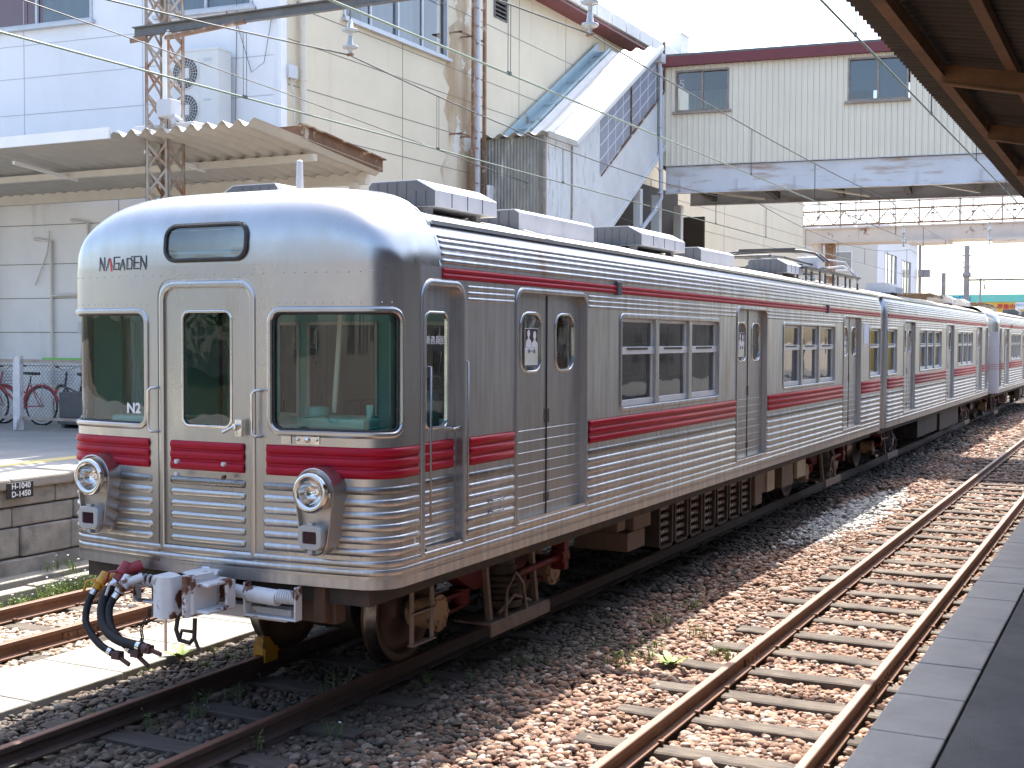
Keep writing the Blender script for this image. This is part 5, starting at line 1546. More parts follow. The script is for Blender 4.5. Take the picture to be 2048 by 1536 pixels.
g = MB(); a = WP(4.28, 2.72, .0); g.obox(a, Vector(WP(4.12, 2.72, 0))-Vector(a), Vector(WP(4.28, 2.72, .08))-Vector(a), (0, 0, .2)); g.tube([WP(4.2, 2.72, .04), WP(4.26, 2.3, .04), WP(4.26, 1.6, .04)], .012, 6); g.build('switch_box', ['pvc'], bld, bevel=.005)
g = MB(); g.tube([WP(.85, 11, .03), WP(.86, 8, .03), WP(.9, 6.1, .03)], .006, 5); g.tube([WP(.85, 8.0, .03), WP(.55, 7.15, .05), WP(.30, 7.3, .05), WP(.15, 8.05, .04), WP(.02, 8.1, .05)], .006, 5)
g.tube([(XW+.03, YW+.12, 8.15), (XW+.05, YW+.5, 8.3), (XW+.05, YW+.7, 8.9)], .006, 5); g.obox(WP(.22, 8.02, 0), (.10, 0, 0), (0, -.12, 0), (0, 0, .09)); g.build('wall_cable', ['greysteel'], bld)
# air conditioner
ac = thing('air_conditioner', WP(1.1, 6.12, .4), 'tall white outdoor air conditioning unit with two round fans on the white wall', 'air conditioner')
A0 = Vector(WP(1.93, 6.15, .10)); AX = (Vector(WP(.93, 6.15, .10))-A0).normalized(); AY = Vector((-AX.y*-1, -AX.x, 0)); AY = (Vector(WP(1.60, 6.15, .5))-Vector(WP(1.60, 6.15, .1))).normalized()
g = MB(); g.obox(A0, AX*1.0, AY*.36, (0, 0, 1.34)); g.obox(A0-AX*.01-AY*.01+Vector((0, 0, 1.34)), AX*1.02, AY*.38, (0, 0, .03)); g.obox(A0+AX*.62+AY*.362, AX*.004, AY*.003, (0, 0, 1.33)); g.build('casing', ['acpaint'], ac, bevel=.012)
for zc in (.36, .98):
    fc = A0+AX*.33+AY*.361+Vector((0, 0, zc))
    g = MB(); g.lathe(fc, AY, [(.0, 0), (.002, .26)], n=28); fo = g.build('fan_opening', ['acdark'], ac)
    g = MB(); g.lathe(fc, AY, [(0, .275), (.012, .275), (.014, .258), (0, .258)], n=28)
    for k in range(24):
        a = 2*math.pi*k/24; d = AX*math.cos(a)+Vector((0, 0, 1))*math.sin(a); g.bar(fc+d*.08+AY*.012, fc+d*.265+AY*.012, .006, .006, upv=AY)
    for r_ in (.12, .17, .22): 
        pts = [fc+(AX*math.cos(2*math.pi*k/24)+Vector((0, 0, 1))*math.sin(2*math.pi*k/24))*r_+AY*.013 for k in range(25)]; g.tube(pts, .003, 4)
    g.obox(fc-AX*.085-Vector((0, 0, .085))+AY*.012, AX*.17, AY*.006, (0, 0, .17)); g.build('fan_grille', ['acpaint'], fo)
g = MB(); g.obox(A0+AX*.70+AY*.362+Vector((0, 0, 1.16)), AX*.16, AY*.004, (0, 0, .05)); g.obox(A0+AX*.70+AY*.362+Vector((0, 0, .50)), AX*.14, AY*.003, (0, 0, .03)); g.build('maker_plate', ['pvc'], ac)
g = MB()
for u in (.1, .9): g.obox(A0+AX*u-AY*.09+Vector((0, 0, -.05)), AX*.04, AY*.5, (0, 0, .05)); g.obox(A0+AX*u-AY*.09+Vector((0, 0, -.45)), AX*.04, AY*.03, (0, 0, .45)); 
g.build('bracket', ['greysteel'], ac)

# ------------------------------------------------------------------ corrugated platform canopy on the left
def corr(mb, o, u, v, nrm, amp, pitch, m=0, per=4, th=.006, smooth=True):
    """sheet from corner o spanned by u (across the ribs) and v (along the ribs)"""
    o, u, v, nrm = Vector(o), Vector(u), Vector(v), Vector(nrm)
    n = max(1, int(u.length/pitch))*per
    A = []; B = []
    for i in range(n+1):
        t = i/n; h = amp*math.cos(2*math.pi*i/per) if per > 4 else amp*(1 if (i % per) in (0, 1) else -1) if per == 4 else 0
        A.append(o+u*t+nrm*h); B.append(o+u*t+v+nrm*h)
    if per == 4: pass
    mb.sheet([A, B], m, smooth)
    mb.sheet([[p-nrm*th for p in A], [p-nrm*th for p in B]], m, smooth, flip=True)
    for L_ in (A, B): mb.sheet([L_, [p-nrm*th for p in L_]], m, False)
cl = thing('platform_canopy', (-8, 8, 1.1), 'pale corrugated canopy sloping down to the white wall over the stone platform', 'canopy')
g = MB()
sl = Vector((0, 3.2, -.30))
nrm = Vector((0, .09, 1)).normalized()
corr(g, (-7.32, 6.55, 5.56), (2.46, 0, 0), sl, nrm, .055, .265, per=6); g.build('roof_sheet', ['canopysheet'], cl)
g = MB(); corr(g, (-16, 6.55, 5.56), (8.62, 0, 0), sl, nrm, .035, .265, per=6); g.build('roof_sheet', ['canopysheet'], cl)
g = MB(); g.box(-16, 6.50, 5.50, -7.42, 6.54, 5.66); g.build('front_fascia', ['white'], cl)
g = MB(); g.box(-16, 9.62, 5.08, -5.1, 9.78, 5.26); g.box(-16, 8.1, 5.24, -5.0, 8.2, 5.34); g.build('purlin', ['beigepipe'], cl)
g = MB(); g.obox((-4.90, 7.62, 5.50), (.03, 0, 0), (0, 2.15, -.24), (0, 0, .20)); g.obox((-4.90, 7.62, 5.68), (.10, 0, 0), (0, 2.15, -.24), (0, 0, .02)); g.obox((-4.90, 7.62, 5.50), (-.55, 0, 0), (0, .03, 0), (0, 0, .17)); g.build('edge_beam', ['rustpaint'], cl)
for x in (-5.3, -9.5, -13.5):
    g = MB(); g.box(x-.06, 9.55, 1.1, x+.06, 9.67, 5.1); g.build('post', ['beigepipe'], cl)
for x in (-9.9, -7.2):
    g = MB(); g.bar((x, 7.0, 5.36), (x, 8.3, 5.24), .05, .05); g.build('tube_light', ['white'], cl)
# skylight hump
g = MB(); g.box(-7.35, 6.9, 5.60, -6.2, 8.6, 5.72); g.build('cover_flashing', ['pvc'], cl, bevel=.02)

# ------------------------------------------------------------------ lattice mast and gantry beam
def lattice(name, x, y, z0, z1, wx, wy, mat, label, step=.34, leg=.055, flat=.04):
    t = thing(name, (x, y, z0), label, 'mast')
    for sx in (-1, 1):
        for sy in (-1, 1):
            g = MB(); cx, cy = x+sx*wx/2, y+sy*wy/2
            g.box(cx, cy, z0, cx-sx*leg, cy-sy*.007, z1); g.box(cx, cy, z0, cx-sx*.007, cy-sy*leg, z1)
            g.build('leg', [mat], t)
    n = int((z1-z0)/step)
    for (face, sgn) in (('x', -1), ('x', 1), ('y', -1), ('y', 1)):
        g = MB()
        for k in range(n):
            za, zb = z0+k*step, z0+(k+1)*step
            for s_ in ((1, -1)):
                if face == 'x':   # faces +-y, runs along x
                    yy = y+sgn*(wy/2-.011) + (.004 if s_ > 0 else -.004)
                    g.bar((x-s_*(wx/2-.02), yy, za), (x+s_*(wx/2-.02), yy, zb), .006, flat, upv=(0, 1, 0)) if False else g.bar((x-s_*(wx/2-.02), yy, za), (x+s_*(wx/2-.02), yy, zb), flat, .006, upv=(0, 1, 0))
                else:
                    xx = x+sgn*(wx/2-.011) + (.004 if s_ > 0 else -.004)
                    g.bar((xx, y-s_*(wy/2-.02), za), (xx, y+s_*(wy/2-.02), zb), flat, .006, upv=(1, 0, 0))
        g.build('lacing', [mat], t)
    return t
m1 = lattice('lattice_mast', -6.82, 7.0, 1.12, 9.4, .42, .36, 'lattice', 'weathered steel lattice mast rising through the corrugated platform canopy', step=.36)
g = MB(); g.tube([(-6.54, 6.8, 7.0), (-6.62, 6.78, 6.9), (-6.62, 6.78, 6.0)], .035, 8); g.build('conduit', ['white'], m1)
g = MB(); g.box(-6.62, 6.60, 5.76, -6.36, 6.82, 6.0); g.tube([(-6.4, 6.7, 5.78), (-6.15, 6.6, 5.66)], .03, 8); g.build('junction_box', ['pvc'], m1, bevel=.01)
bm = thing('catenary_beam', (-6.8, 6.78, 7), 'long grey steel beam spanning the tracks from the lattice mast', 'beam')
g = MB(); g.box(-7.2, 6.74, 7.095, 9.5, 6.86, 7.11); g.box(-7.2, 6.795, 6.985, 9.5, 6.805, 7.095); g.box(-7.2, 6.76, 6.975, 9.5, 6.84, 6.985); g.build('beam_section', ['greysteel'], bm)
g = MB(); g.bar((-6.6, 6.78, 6.90), (-5.2, 6.80, 6.985), .06, .05); g.bar((-7.25, 6.76, 6.92), (-6.95, 6.76, 6.93), .02, .07); g.build('brace', ['rustpole'], bm)
g = MB()
for x in (-6.0, -5.5, -5.0, -4.3, -2.6): g.cyl((x, 6.78, 7.11), (x, 6.78, 7.15), .012, n=6)
g.build('bolts', ['rustpole'], bm)

def insulator(x, y, ztop, label, zb):
    t = thing('hanging_insulator', (x, y, ztop), label, 'insulator', 'insulators hanging over the tracks')
    g = MB(); g.tube([(x, y, ztop), (x, y, ztop-.07), (x+.02, y, ztop-.09), (x, y, ztop-.11), (x-.02, y, ztop-.09), (x, y, ztop-.07)], .008, 6); g.cyl((x, y, ztop-.10), (x, y, ztop-.18), .010, n=8); g.build('hook', ['greysteel'], t)
    h = (ztop-.16-zb)/2
    for k in range(2):
        z = ztop-.16-k*h
        g = MB(); g.lathe((x, y, z), (0, 0, -1), [(0, .02), (.01, .03), (h*.5, .045), (h*.55, .10), (h*.62, .105), (h*.68, .098), (h*.72, .05), (h*.72, .03), (h, .025)], n=20); g.build('disc', ['porcelain'], t)
    g = MB(); g.box(x-.045, y-.02, zb-.03, x+.045, y+.02, zb); g.build('clamp', ['rustpole'], t)
insulator(-3.47, 6.8, 6.975, 'grey two-disc insulator hanging from the beam near the lattice mast', 6.38)
insulator(-.05, 6.8, 6.975, 'two-disc insulator at the top of the picture near the red eaves', 6.28)
insulator(3.52, 6.8, 6.975, 'two-disc insulator hanging over the empty right track', 6.3)

# overhead wires
def sagpts(sup, n=14):
    out = []
    for (a, b_, sag) in zip(sup[:-1], sup[1:], [s[2] for s in sup[1:]]):
        for i in range(n):
            t = i/n; out.append((a[0]+(b_[0]-a[0])*t, a[1]+(b_[1]-a[1])*t-4*sag*t*(1-t)))
    out.append(sup[-1][:2]); return out
for key, x, lab, msup, zc in (('l', -3.48, 'over the stone platform track', [(-30, 6.35, 0), (6.8, 6.36, .75), (26, 6.3, .32), (50, 6.6, .5), (90, 6.6, .6)], 5.44),
                             ('t', -.03, 'over the train', [(-30, 6.3, 0), (6.8, 6.27, .7), (26, 6.2, .10), (50, 6.6, .5), (90, 6.6, .6)], 5.40),
                             ('r', 3.52, 'over the empty right track', [(-30, 6.3, 0), (6.8, 6.3, .7), (26, 6.0, .5), (50, 6.6, .5), (90, 6.6, .6)], 5.43)):
    g = MB(); g.tube([(x, y, zc) for y in (-40, 0, 30, 60, 140)], .011, 6); o = g.build('contact_wire', ['copper'], origin=(x, 0, zc)); tag(o, 'pale green contact wire running '+lab, 'overhead wire', 'contact wires')
    mp = sagpts(msup); g = MB(); g.tube([(x, a, c) for a, c in mp], .0095, 6); mo = g.build('messenger_wire', ['wire'], origin=(x, 0, 6.2)); tag(mo, 'dark sagging support wire '+lab, 'overhead wire', 'messenger wires')
    def zm(y):
        for a, b_ in zip(mp[:-1], mp[1:]):
            if a[0] <= y <= b_[0]: return a[1]+(b_[1]-a[1])*(y-a[0])/(b_[0]-a[0])
    yy = .2
    while yy < 60:
        z1 = zm(yy); g = MB()
        g.tube([(x, yy-.03, zc+.02), (x, yy-.03, z1-.02), (x, yy, z1+.01), (x, yy+.03, z1-.02), (x, yy+.03, zc+.02)], .0042, 4); g.box(x-.012, yy-.035, zc-.01, x+.012, yy+.035, zc+.025)
        d = g.build('dropper', ['wire'], mo); yy += 4.45
g = MB()
g.tube([(-5.4, -20, 7.4), (-5.6, 8, 6.3), (-6.2, 24, 5.7)], .008, 5); o = g.build('feeder_cable', ['wire'], origin=(-5.6, 0, 6.5)); tag(o, 'thin dark cable sloping past the beige wall', 'cable')
# second mast against the beige wall
m2 = thing('ladder_mast', (-6.9, 16.7, 1.1), 'rusty narrow ladder-like mast standing against the beige wall', 'mast')
for y in (16.45, 16.95):
    g = MB(); g.box(-6.93, y-.035, 1.1, -6.87, y+.035, 11); g.build('rail', ['rustpole'], m2)
g = MB()
for k in range(26):
    z = 1.5+.37*k; g.box(-6.91, 16.48, z, -6.89, 16.92, z+.02)
g.build('rungs', ['rustpole'], m2)
for z in (9.0, 6.9): 
    g = MB(); g.box(-7.2, 15.95, z, -6.9, 15.99, z+.03); g.box(-7.2, 16.4, z, -6.9, 16.44, z+.03); g.box(-6.96, 15.95, z, -6.92, 16.95, z+.03); g.build('wall_bracket', ['rustpole'], m2)
g = MB(); g.cyl((-6.95, 16.72, 1.1), (-6.95, 16.72, 11), .07, n=12); g.build('inner_pipe', ['pvc'], m2)
g = MB(); g.box(-6.85, 16.95, 5.55, -6.78, 17.20, 5.95); g.build('plate', ['white'], m2, bevel=.02)

# ------------------------------------------------------------------ covered stairs
st = thing('covered_stairs', (-6.2, 20, 1), 'weathered covered staircase with a white corrugated roof climbing to the footbridge', 'staircase')
XS, XI = -5.5, -7.0
g = MB(); corr(g, (XI-.2, 17.15, 2.0), (1.5+.2, 0, 0), (0, 0, 4.95), (0, -1, 0), .012, .075, per=6); g.build('end_sheet', ['csheet'], st)
g = MB(); corr(g, (XS, 17.05, 2.0), (0, 1.32, 0), (0, 0, 4.90), (1, 0, 0), .012, .10, per=6); g.build('side_sheet', ['csheetw'], st)
# stair flight side: stringer band, upper panel
def strip(mb, pts_lo, pts_hi, x, th, m=0):
    n = len(pts_lo)
    poly = [(x, a, c) for a, c in pts_lo] + [(x, a, c) for a, c in reversed(pts_hi)]
    mb.prism(poly, (-th, 0, 0), m)
g = MB(); strip(g, [(18.42, 3.95), (24.3, 7.75)], [(18.42, 5.45), (18.9, 5.75), (24.3, 9.15)], XS+.02, .10); g.build('stringer', ['stairpaint'], st)
g = MB(); strip(g, [(18.40, 3.80), (24.3, 7.60)], [(18.40, 3.93), (24.3, 7.74)], XS+.06, .20); g.build('stringer_edge', ['stairpaint'], st)
g = MB(); strip(g, [(18.42, 5.46), (20.0, 6.43)], [(18.42, 6.92), (20.0, 7.85)], XS+.005, .03); g.build('lower_panel', ['csheetw'], st)
for (a, b_) in ((20.03, 21.9), (22.0, 24.2)):
    f = lambda y: 6.43+(y-20.0)*.632
    h = lambda y: 7.85+(y-20.0)*.60
    g = MB(); strip(g, [(a, f(a)), (b_, f(b_))], [(a, h(a)-.08), (b_, h(b_)-.08)], XS, .03); wv = g.build('wired_window', ['meshpanel'], st)
    g = MB()
    for k in range(1, 4):
        y = a+(b_-a)*k/4; g.box(XS, y-.008, f(y), XS+.006, y+.008, h(y)-.08)
    for k in range(1, 4):
        t = k/4; z0 = f(a)+(h(a)-.08-f(a))*t; z1 = f(b_)+(h(b_)-.08-f(b_))*t; g.bar((XS+.003, a, z0), (XS+.003, b_, z1), .008, .016)
    g.build('glazing_bars', ['wwall'], wv)
    g = MB(); g.bar((XS+.01, a, f(a)-.02), (XS+.01, b_, f(b_)-.02), .05, .05); g.bar((XS+.01, b_+.02, f(b_)), (XS+.01, b_+.02, h(b_)), .04, .05); g.build('window_sill', ['rustpaint'], wv)
g = MB()
rise = Vector((0, 5.35, 3.15))
nv = Vector((0, -.507, .862))
corr(g, (XI+.25, 18.35, 6.98), (1.42, 0, 0), rise, nv, .045, .30, per=6); g.build('roof_sheet', ['roofw'], st)
g = MB(); g.bar((XS+.16, 18.3, 6.93), (XS+.16, 23.75, 10.12), .05, .10); g.build('roof_edge', ['roofw'], st)
g = MB(); corr(g, (XI-.2, 16.95, 6.98), (1.68, 0, 0), (0, 1.45, .0), (0, 0, 1), .045, .28, per=6); g.build('landing_roof', ['canopysheet'], st)
g = MB(); g.obox((XS+.13, 16.9, 6.86), (.04, 0, 0), (0, 1.5, .0), (0, 0, .13)); g.build('landing_edge', ['canopysheet'], st)
g = MB(); 
for (x0, x1, dz) in ((XI-.12, XI-.09, .28), (XI+.20, XI+.23, .12)): g.obox((x0, 18.3, 6.98), (x1-x0, 0, 0), rise, (0, 0, dz))
g.obox((XI-.12, 18.3, 6.98), (.35, 0, 0), rise, (0, 0, .03))
for k in range(4):
    p = Vector((XI-.12, 18.3, 7.0))+rise*(.12+.25*k); g.obox(p, (.35, 0, 0), (0, .04, .02), (0, 0, .08))
g.build('valley_gutter', ['gutterblue'], st)
g = MB()
for k in range(22):
    g.box(XI, 18.45+.265*k, 3.9+.172*k-.16, XS-.1, 18.45+.265*(k+1), 3.9+.172*k)
g.build('treads', ['dsoffit'], st)
g = MB()
g.bar((XS-.05, 22.6, 1.1), (XS-.05, 22.6, 6.4), .18, .18); g.bar((XI+.1, 22.6, 1.1), (XI+.1, 22.6, 6.4), .18, .18); g.bar((XS-.05, 22.6, 3.2), (XI+.1, 22.6, 5.6), .08, .08); g.build('support_post', ['stairpaint'], st)
g = MB(); g.box(XS-.02, 17.0, 1.1, XS+.03, 17.07, 6.9); g.box(XS-.03, 18.36, 5.3, XS+.035, 18.42, 6.95); g.build('corner_post', ['winframe_r'], st)
g = MB(); g.box(XW+.008, 19.6, 1.1, XW+.02, 30.2, 7.12); g.box(XW+.02, 30.1, 1.1, XW+.9, 30.2, 6.40); g.build('under_stair_shade', ['dsoffit'], st)  # near-black panels stand in for the shade under stairs and bridge
g = MB(); g.tube([(-5.42, 23.7, 9.75), (-5.40, 23.72, 9.5), (-5.40, 23.85, 6.3), (-5.40, 23.6, 6.05), (-5.40, 22.0, 5.1), (-5.40, 21.6, 1.2)], .055, 12)
for z in (9.0, 8.1, 7.0, 6.4): g.cyl((-5.40, 23.76, z), (-5.40, 23.76, z+.04), .068, n=12)
o = g.build('drainpipe', ['pvc'], st)
g = MB(); g.box(-5.52, 23.55, 9.72, -5.3, 23.85, 9.95); g.build('rain_hopper', ['pvc'], st, bevel=.02)

# ------------------------------------------------------------------ covered footbridge
BA = rad(7.1); BO = Vector((-5.4, 24.3, 0)); BU = Vector((math.cos(BA), math.sin(BA), 0)); BN = Vector((-math.sin(BA), math.cos(BA), 0))
def BP(u, n, z): return BO+BU*u+BN*n+Vector((0, 0, z))
def bbox(mb, u0, u1, n0, n1, z0, z1, m=0): mb.obox(BP(u0, n0, z0), BU*(u1-u0), BN*(n1-n0), (0, 0, z1-z0), m)
fb = thing('covered_footbridge', (2, 26, 6.4), 'cream metal-clad covered footbridge with maroon roof edge crossing all the tracks', 'footbridge')
BW = 3.3; BL = 21.0
bwin = [(.20, 1.60, 8.55, 9.62), (4.55, 6.0, 8.57, 9.64), (9.0, 10.5, 8.57, 9.64), (13.4, 14.9, 8.57, 9.64)]
def siding(name, n, holes, dirn):
    g = MB(); pitch = .145; u = -.15
    step = []
    while u < BL:
        step += [(u, 0), (u+pitch-.040, 0), (u+pitch-.038, .032*dirn), (u+pitch-.018, .032*dirn)]; u += pitch
    zs = [7.18, 9.74]
    for i in range(len(step)-1):
        (ua, na), (ub, nb) = step[i], step[i+1]; c = (ua+ub)/2
        segs = [(7.18, 9.74)]
        for h in holes:
            if h[0] < c < h[1]: segs = [(7.18, h[2]), (h[3], 9.74)]
        for z0, z1 in segs: g.add([BP(ua, n+na, z0), BP(ub, n+nb, z0), BP(ub, n+nb, z1), BP(ua, n+na, z1)], [(0, 1, 2, 3)])
    sd = g.build(name, ['siding'], fb)
    if dirn < 0:
        g = MB(); u = -.15
        while u < BL:
            ug = u+pitch-.051; c = ug+.005; segs = [(7.185, 9.735)]
            for h in holes:
                if h[0] < c < h[1]: segs = [(7.185, h[2]), (h[3], 9.735)]
            for z0, z1 in segs: bbox(g, ug, ug+.010, n-.002, n+.001, z0, z1)
            u += pitch
        g.build('seam_shade', ['seamshade'], sd)
    return sd
siding('siding', 0, bwin, -1)
bback = [(4.9, 6.2, 8.3, 9.64), (9.0, 10.5, 8.57, 9.64), (13.4, 14.9, 8.57, 9.64)]
siding('siding', BW, bback, 1)
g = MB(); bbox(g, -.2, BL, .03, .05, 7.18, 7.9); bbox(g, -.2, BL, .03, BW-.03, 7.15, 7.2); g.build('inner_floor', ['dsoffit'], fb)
g = MB(); bbox(g, -.22, BL, -.16, BW+.16, 9.97, 10.03); g.build('roof', ['greysteel'], fb)
g = MB(); bbox(g, -.24, BL, -.18, -.14, 9.72, 9.97); bbox(g, -.24, BL, BW+.14, BW+.18, 9.72, 9.97); bbox(g, -.24, BL, -.14, BW+.14, 9.73, 9.745); g.build('fascia', ['maroon'], fb)
for n0 in (0, BW-.16):
    g = MB(); bbox(g, -.05, BL, n0+.06, n0+.08, 6.47, 7.16); bbox(g, -.05, BL, n0-.02, n0+.16, 6.45, 6.47); bbox(g, -.05, BL, n0-.02, n0+.16, 7.16, 7.178)
    for k in range(16):
        u = .34+k*1.47; bbox(g, u, u+.014, n0-.0, n0+.06, 6.472, 6.80)
    g.build('girder', ['wgirder'], fb)
g = MB()
for k in range(10):
    u = .6+k*1.75; bbox(g, u, u+.14, .17, BW-.17, 6.55, 6.75)
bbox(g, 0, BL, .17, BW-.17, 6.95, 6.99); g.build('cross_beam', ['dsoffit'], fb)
for k in range(5):
    u = .9+k*1.75*1.6; g = MB(); g.bar(BP(u, .4, 6.53), BP(u+1.2, 2.8, 6.53), .06, .05); g.build('wind_brace', ['beigepipe'], fb)
for i, h in enumerate(bwin):
    wn = window('w', lambda u, z, o: tuple(BP(u, -o, z)), h[0], h[1], h[2], h[3], 2, fb, frame='winframe_r', glassm='bldglass', back=None, fd=.045, depth=.08)
    if i == 1:
        p = MB(); p.obox(BP(4.6, .12, 8.84), BU*.66, BN*.01, (0, 0, .78)); p.build('roller_blind', ['blindgrey'], wn)
        p = MB(); p.obox(BP(5.27, .12, 8.6), BU*.70, BN*.01, (0, 0, 1.02)); p.build('roller_blind', ['blindgrey'], wn)
    if i == 0:
        t = text_mb('5', .30, frame_mtx(BP(.36, .045, 9.28), BU, (0, 0, 1))); t.build('platform_number', ['pvc'], wn)
for h in bback:
    window('w', lambda u, z, o: tuple(BP(u, BW+o, z)), h[0], h[1], h[2], h[3], 2, fb, frame='winframe_r', glassm='bldglass', back=None, fd=.045, depth=.08, sill=False)
g = MB(); bbox(g, 2.6, 4.2, BW+.02, BW+.04, 6.4, 6.6) if False else None
# footing columns beyond the right platform and by the stairs
g = MB()
for u in (-.35, 10.5, 20.5):
    for n in (.3, BW-.3):
        g = MB(); g.bar(BP(u, n, -.2), BP(u, n, 6.45), .22, .22); g.build('column', ['stairpaint'], fb)

# ------------------------------------------------------------------ open footbridge farther on
F0 = 50.0
ob_ = thing('open_footbridge', (-2, F0, 7), 'open pale footbridge with railings and a rusty truss, beyond the covered footbridge', 'footbridge')
g = MB(); g.box(-8.3, F0+.2, 7.03, 14, F0+.24, 7.62); g.box(-8.3, F0+1.9, 7.03, 14, F0+1.94, 7.62); g.box(-8.3, F0+.15, 7.0, 14, F0+2.0, 7.04); g.box(-8.3, F0+.1, 7.62, 14, F0+2.0, 7.68)
for k in range(14): g.box(-7.4+1.6*k, F0+.17, 7.03, -7.36+1.6*k, F0+.2, 7.62)
g.build('girder', ['fargirder'], ob_)
g = MB(); g.box(-8.3, F0+.2, 8.72, 14, F0+.26, 8.78); g.box(-8.3, F0+.2, 7.75, 14, F0+.26, 7.79)
for k in range(190): x = -8.2+.115*k; g.box(x, F0+.22, 7.78, x+.02, F0+.24, 8.73)
for k in range(14): x = -8.3+1.7*k; g.box(x, F0+.2, 7.6, x+.07, F0+.27, 8.8)
g.build('railing', ['brailing'], ob_)
g = MB()
for k in range(14): x = -8.0+1.7*k; g.box(x, F0+1.85, 7.7, x+.12, F0+1.95, 9.4)
g.box(-8.3, F0+1.85, 8.3, 14, F0+1.9, 8.36); g.build('rear_railing', ['farwhite'], ob_)
g = MB(); yt = F0-1.6
g.box(-8.3, yt-.04, 8.20, 14, yt+.04, 8.27); g.box(-8.3, yt-.04, 7.60, 14, yt+.04, 7.66)
for k in range(24):
    x = -8.3+.92*k; g.bar((x, yt, 7.64), (x+.46, yt, 8.22), .04, .04); g.bar((x+.46, yt, 8.22), (x+.92, yt, 7.64), .04, .04)
g.build('truss', ['rustpole'], ob_)
g = MB(); g.cyl((-7.7, F0+.6, -.2), (-7.7, F0+.6, 7.0), .27, n=16); g.build('column', ['fargirder'], ob_)
g = MB(); g.cyl((5.6, F0+1, -.2), (5.6, F0+1, 7.0), .27, n=16); g.build('column', ['fargirder'], ob_)
g = MB(); g.box(-7.3, F0+.5, -.2, -6.95, F0+1.1, 7.0); g.build('column', ['rustpole'], ob_)
g = MB(); g.box(-3.6, F0-.2, 6.85, -1.9, F0+1.4, 6.99); g.box(-.2, F0-.2, 6.85, 1.4, F0+1.4, 6.99); g.build('platform_hatch', ['fargirder'], ob_)
for x, lab in ((-3.5, 'small insulator under the open footbridge truss, nearer the grey building'), (-.05, 'small insulator under the open footbridge truss, nearer the sky gap')):
    insulator(x, yt, 7.6, lab, 6.65)

# ------------------------------------------------------------------ farther buildings, poles, shop
fb3 = thing('annex_building', (-9, 64, 0), 'pale annex building with tall windows just left of the sky gap', 'building')
g = MB(); holed(g, lambda u, z: (u, 60.9, z), [-16.0, -6.95], [0.0, 8.6], [(-9.4, -8.25, 6.35, 7.35)]); g.build('front_wall', ['farwall'], fb3)
g = MB(); holed(g, lambda u, z: (-6.95, u, z), [60.9, 73.5], [0.0, 8.6], [(62.9, 66.5, 5.2, 7.4), (68.2, 71.2, 5.2, 7.3)]); g.build('side_wall', ['farwhite'], fb3)
window('w', lambda u, z, o: (u, 60.9-o, z), -9.4, -8.25, 6.35, 7.35, 1, fb3, frame='white', back=['curtain'], bdepth=.2)
window('w', lambda u, z, o: (-6.95+o, u, z), 62.9, 66.5, 5.2, 7.4, 3, fb3, frame='winframe', back=None)
window('w', lambda u, z, o: (-6.95+o, u, z), 68.2, 71.2, 5.2, 7.3, 3, fb3, frame='winframe', back=None)
g = MB(); g.box(-16, 60.8, 8.6, -6.6, 73.6, 8.8); g.build('roof', ['farwhite'], fb3)
g = MB(); g.cyl((-6.8, 73.6, 0), (-6.8, 73.6, 8.6), .09, n=10); g.box(-6.85, 73.2, 6.5, -6.2, 73.9, 6.95); g.build('downpipe', ['cpole'], fb3)

def upole(x, y, h, r, lab, arm=True):
    t = thing('utility_pole', (x, y, 0), lab, 'pole', 'concrete poles against the sky')
    g = MB(); g.cyl((x, y, -.2), (x, y, h), r*1.3, r, n=12); g.build('shaft', ['cpole'], t)
    if arm:
        g = MB()
        for z in (h-.55, h-1.15): g.box(x-.28, y-.05, z, x+.28, y-.0, z+.05)
        g.lathe((x, y, h-1.65), (0, 0, 1), [(0, r), (.02, r*1.6), (.25, r*1.6), (.27, r)], n=12); g.build('fitting', ['cpole'], t)
upole(-2.62, 62, 7.55, .13, 'tall grey concrete pole rising into the sky beside the yellow shop')
upole(-4.32, 66, 6.35, .11, 'shorter grey pole in the sky gap, without arms', arm=False)
gp = thing('far_gantry', (0, 62, 5.7), 'thin dark horizontal beam leaving the tall concrete pole to the right', 'beam')
g = MB(); g.box(-2.5, 61.95, 5.72, 9, 62.05, 5.80); g.build('beam_section', ['greysteel'], gp)
insulator(-1.75, 62, 5.72, 'tiny insulator under the thin far beam', 5.3)
g = MB(); g.cyl((-6.3, 100, 0), (-6.3, 100, 7.6), .10, .08, n=8); g.box(-6.3, 99.95, 7.2, -5.9, 100.05, 7.25); o = g.build('utility_pole', ['cpole'], origin=(-6.3, 100, 0)); tag(o, 'thin faraway pole just left of the tall concrete pole', 'pole')
for k, (x0, z0, x1, z1, y_) in enumerate(((-12, 6.3, -6.2, 6.75, 95), (-7, 7.6, 2, 4.8, 80), (-3, 8.6, 4, 7.4, 75))):
    g = MB(); g.tube([(x0, y_, z0), ((x0+x1)/2, y_, (z0+z1)/2-.15), (x1, y_, z1)], .012, 5); o = g.build('sky_cable', ['wire'], origin=(x0, y_, z0)); tag(o, 'thin cable strung across the sky gap beside the tall pole', 'cable', 'cables across the sky gap')

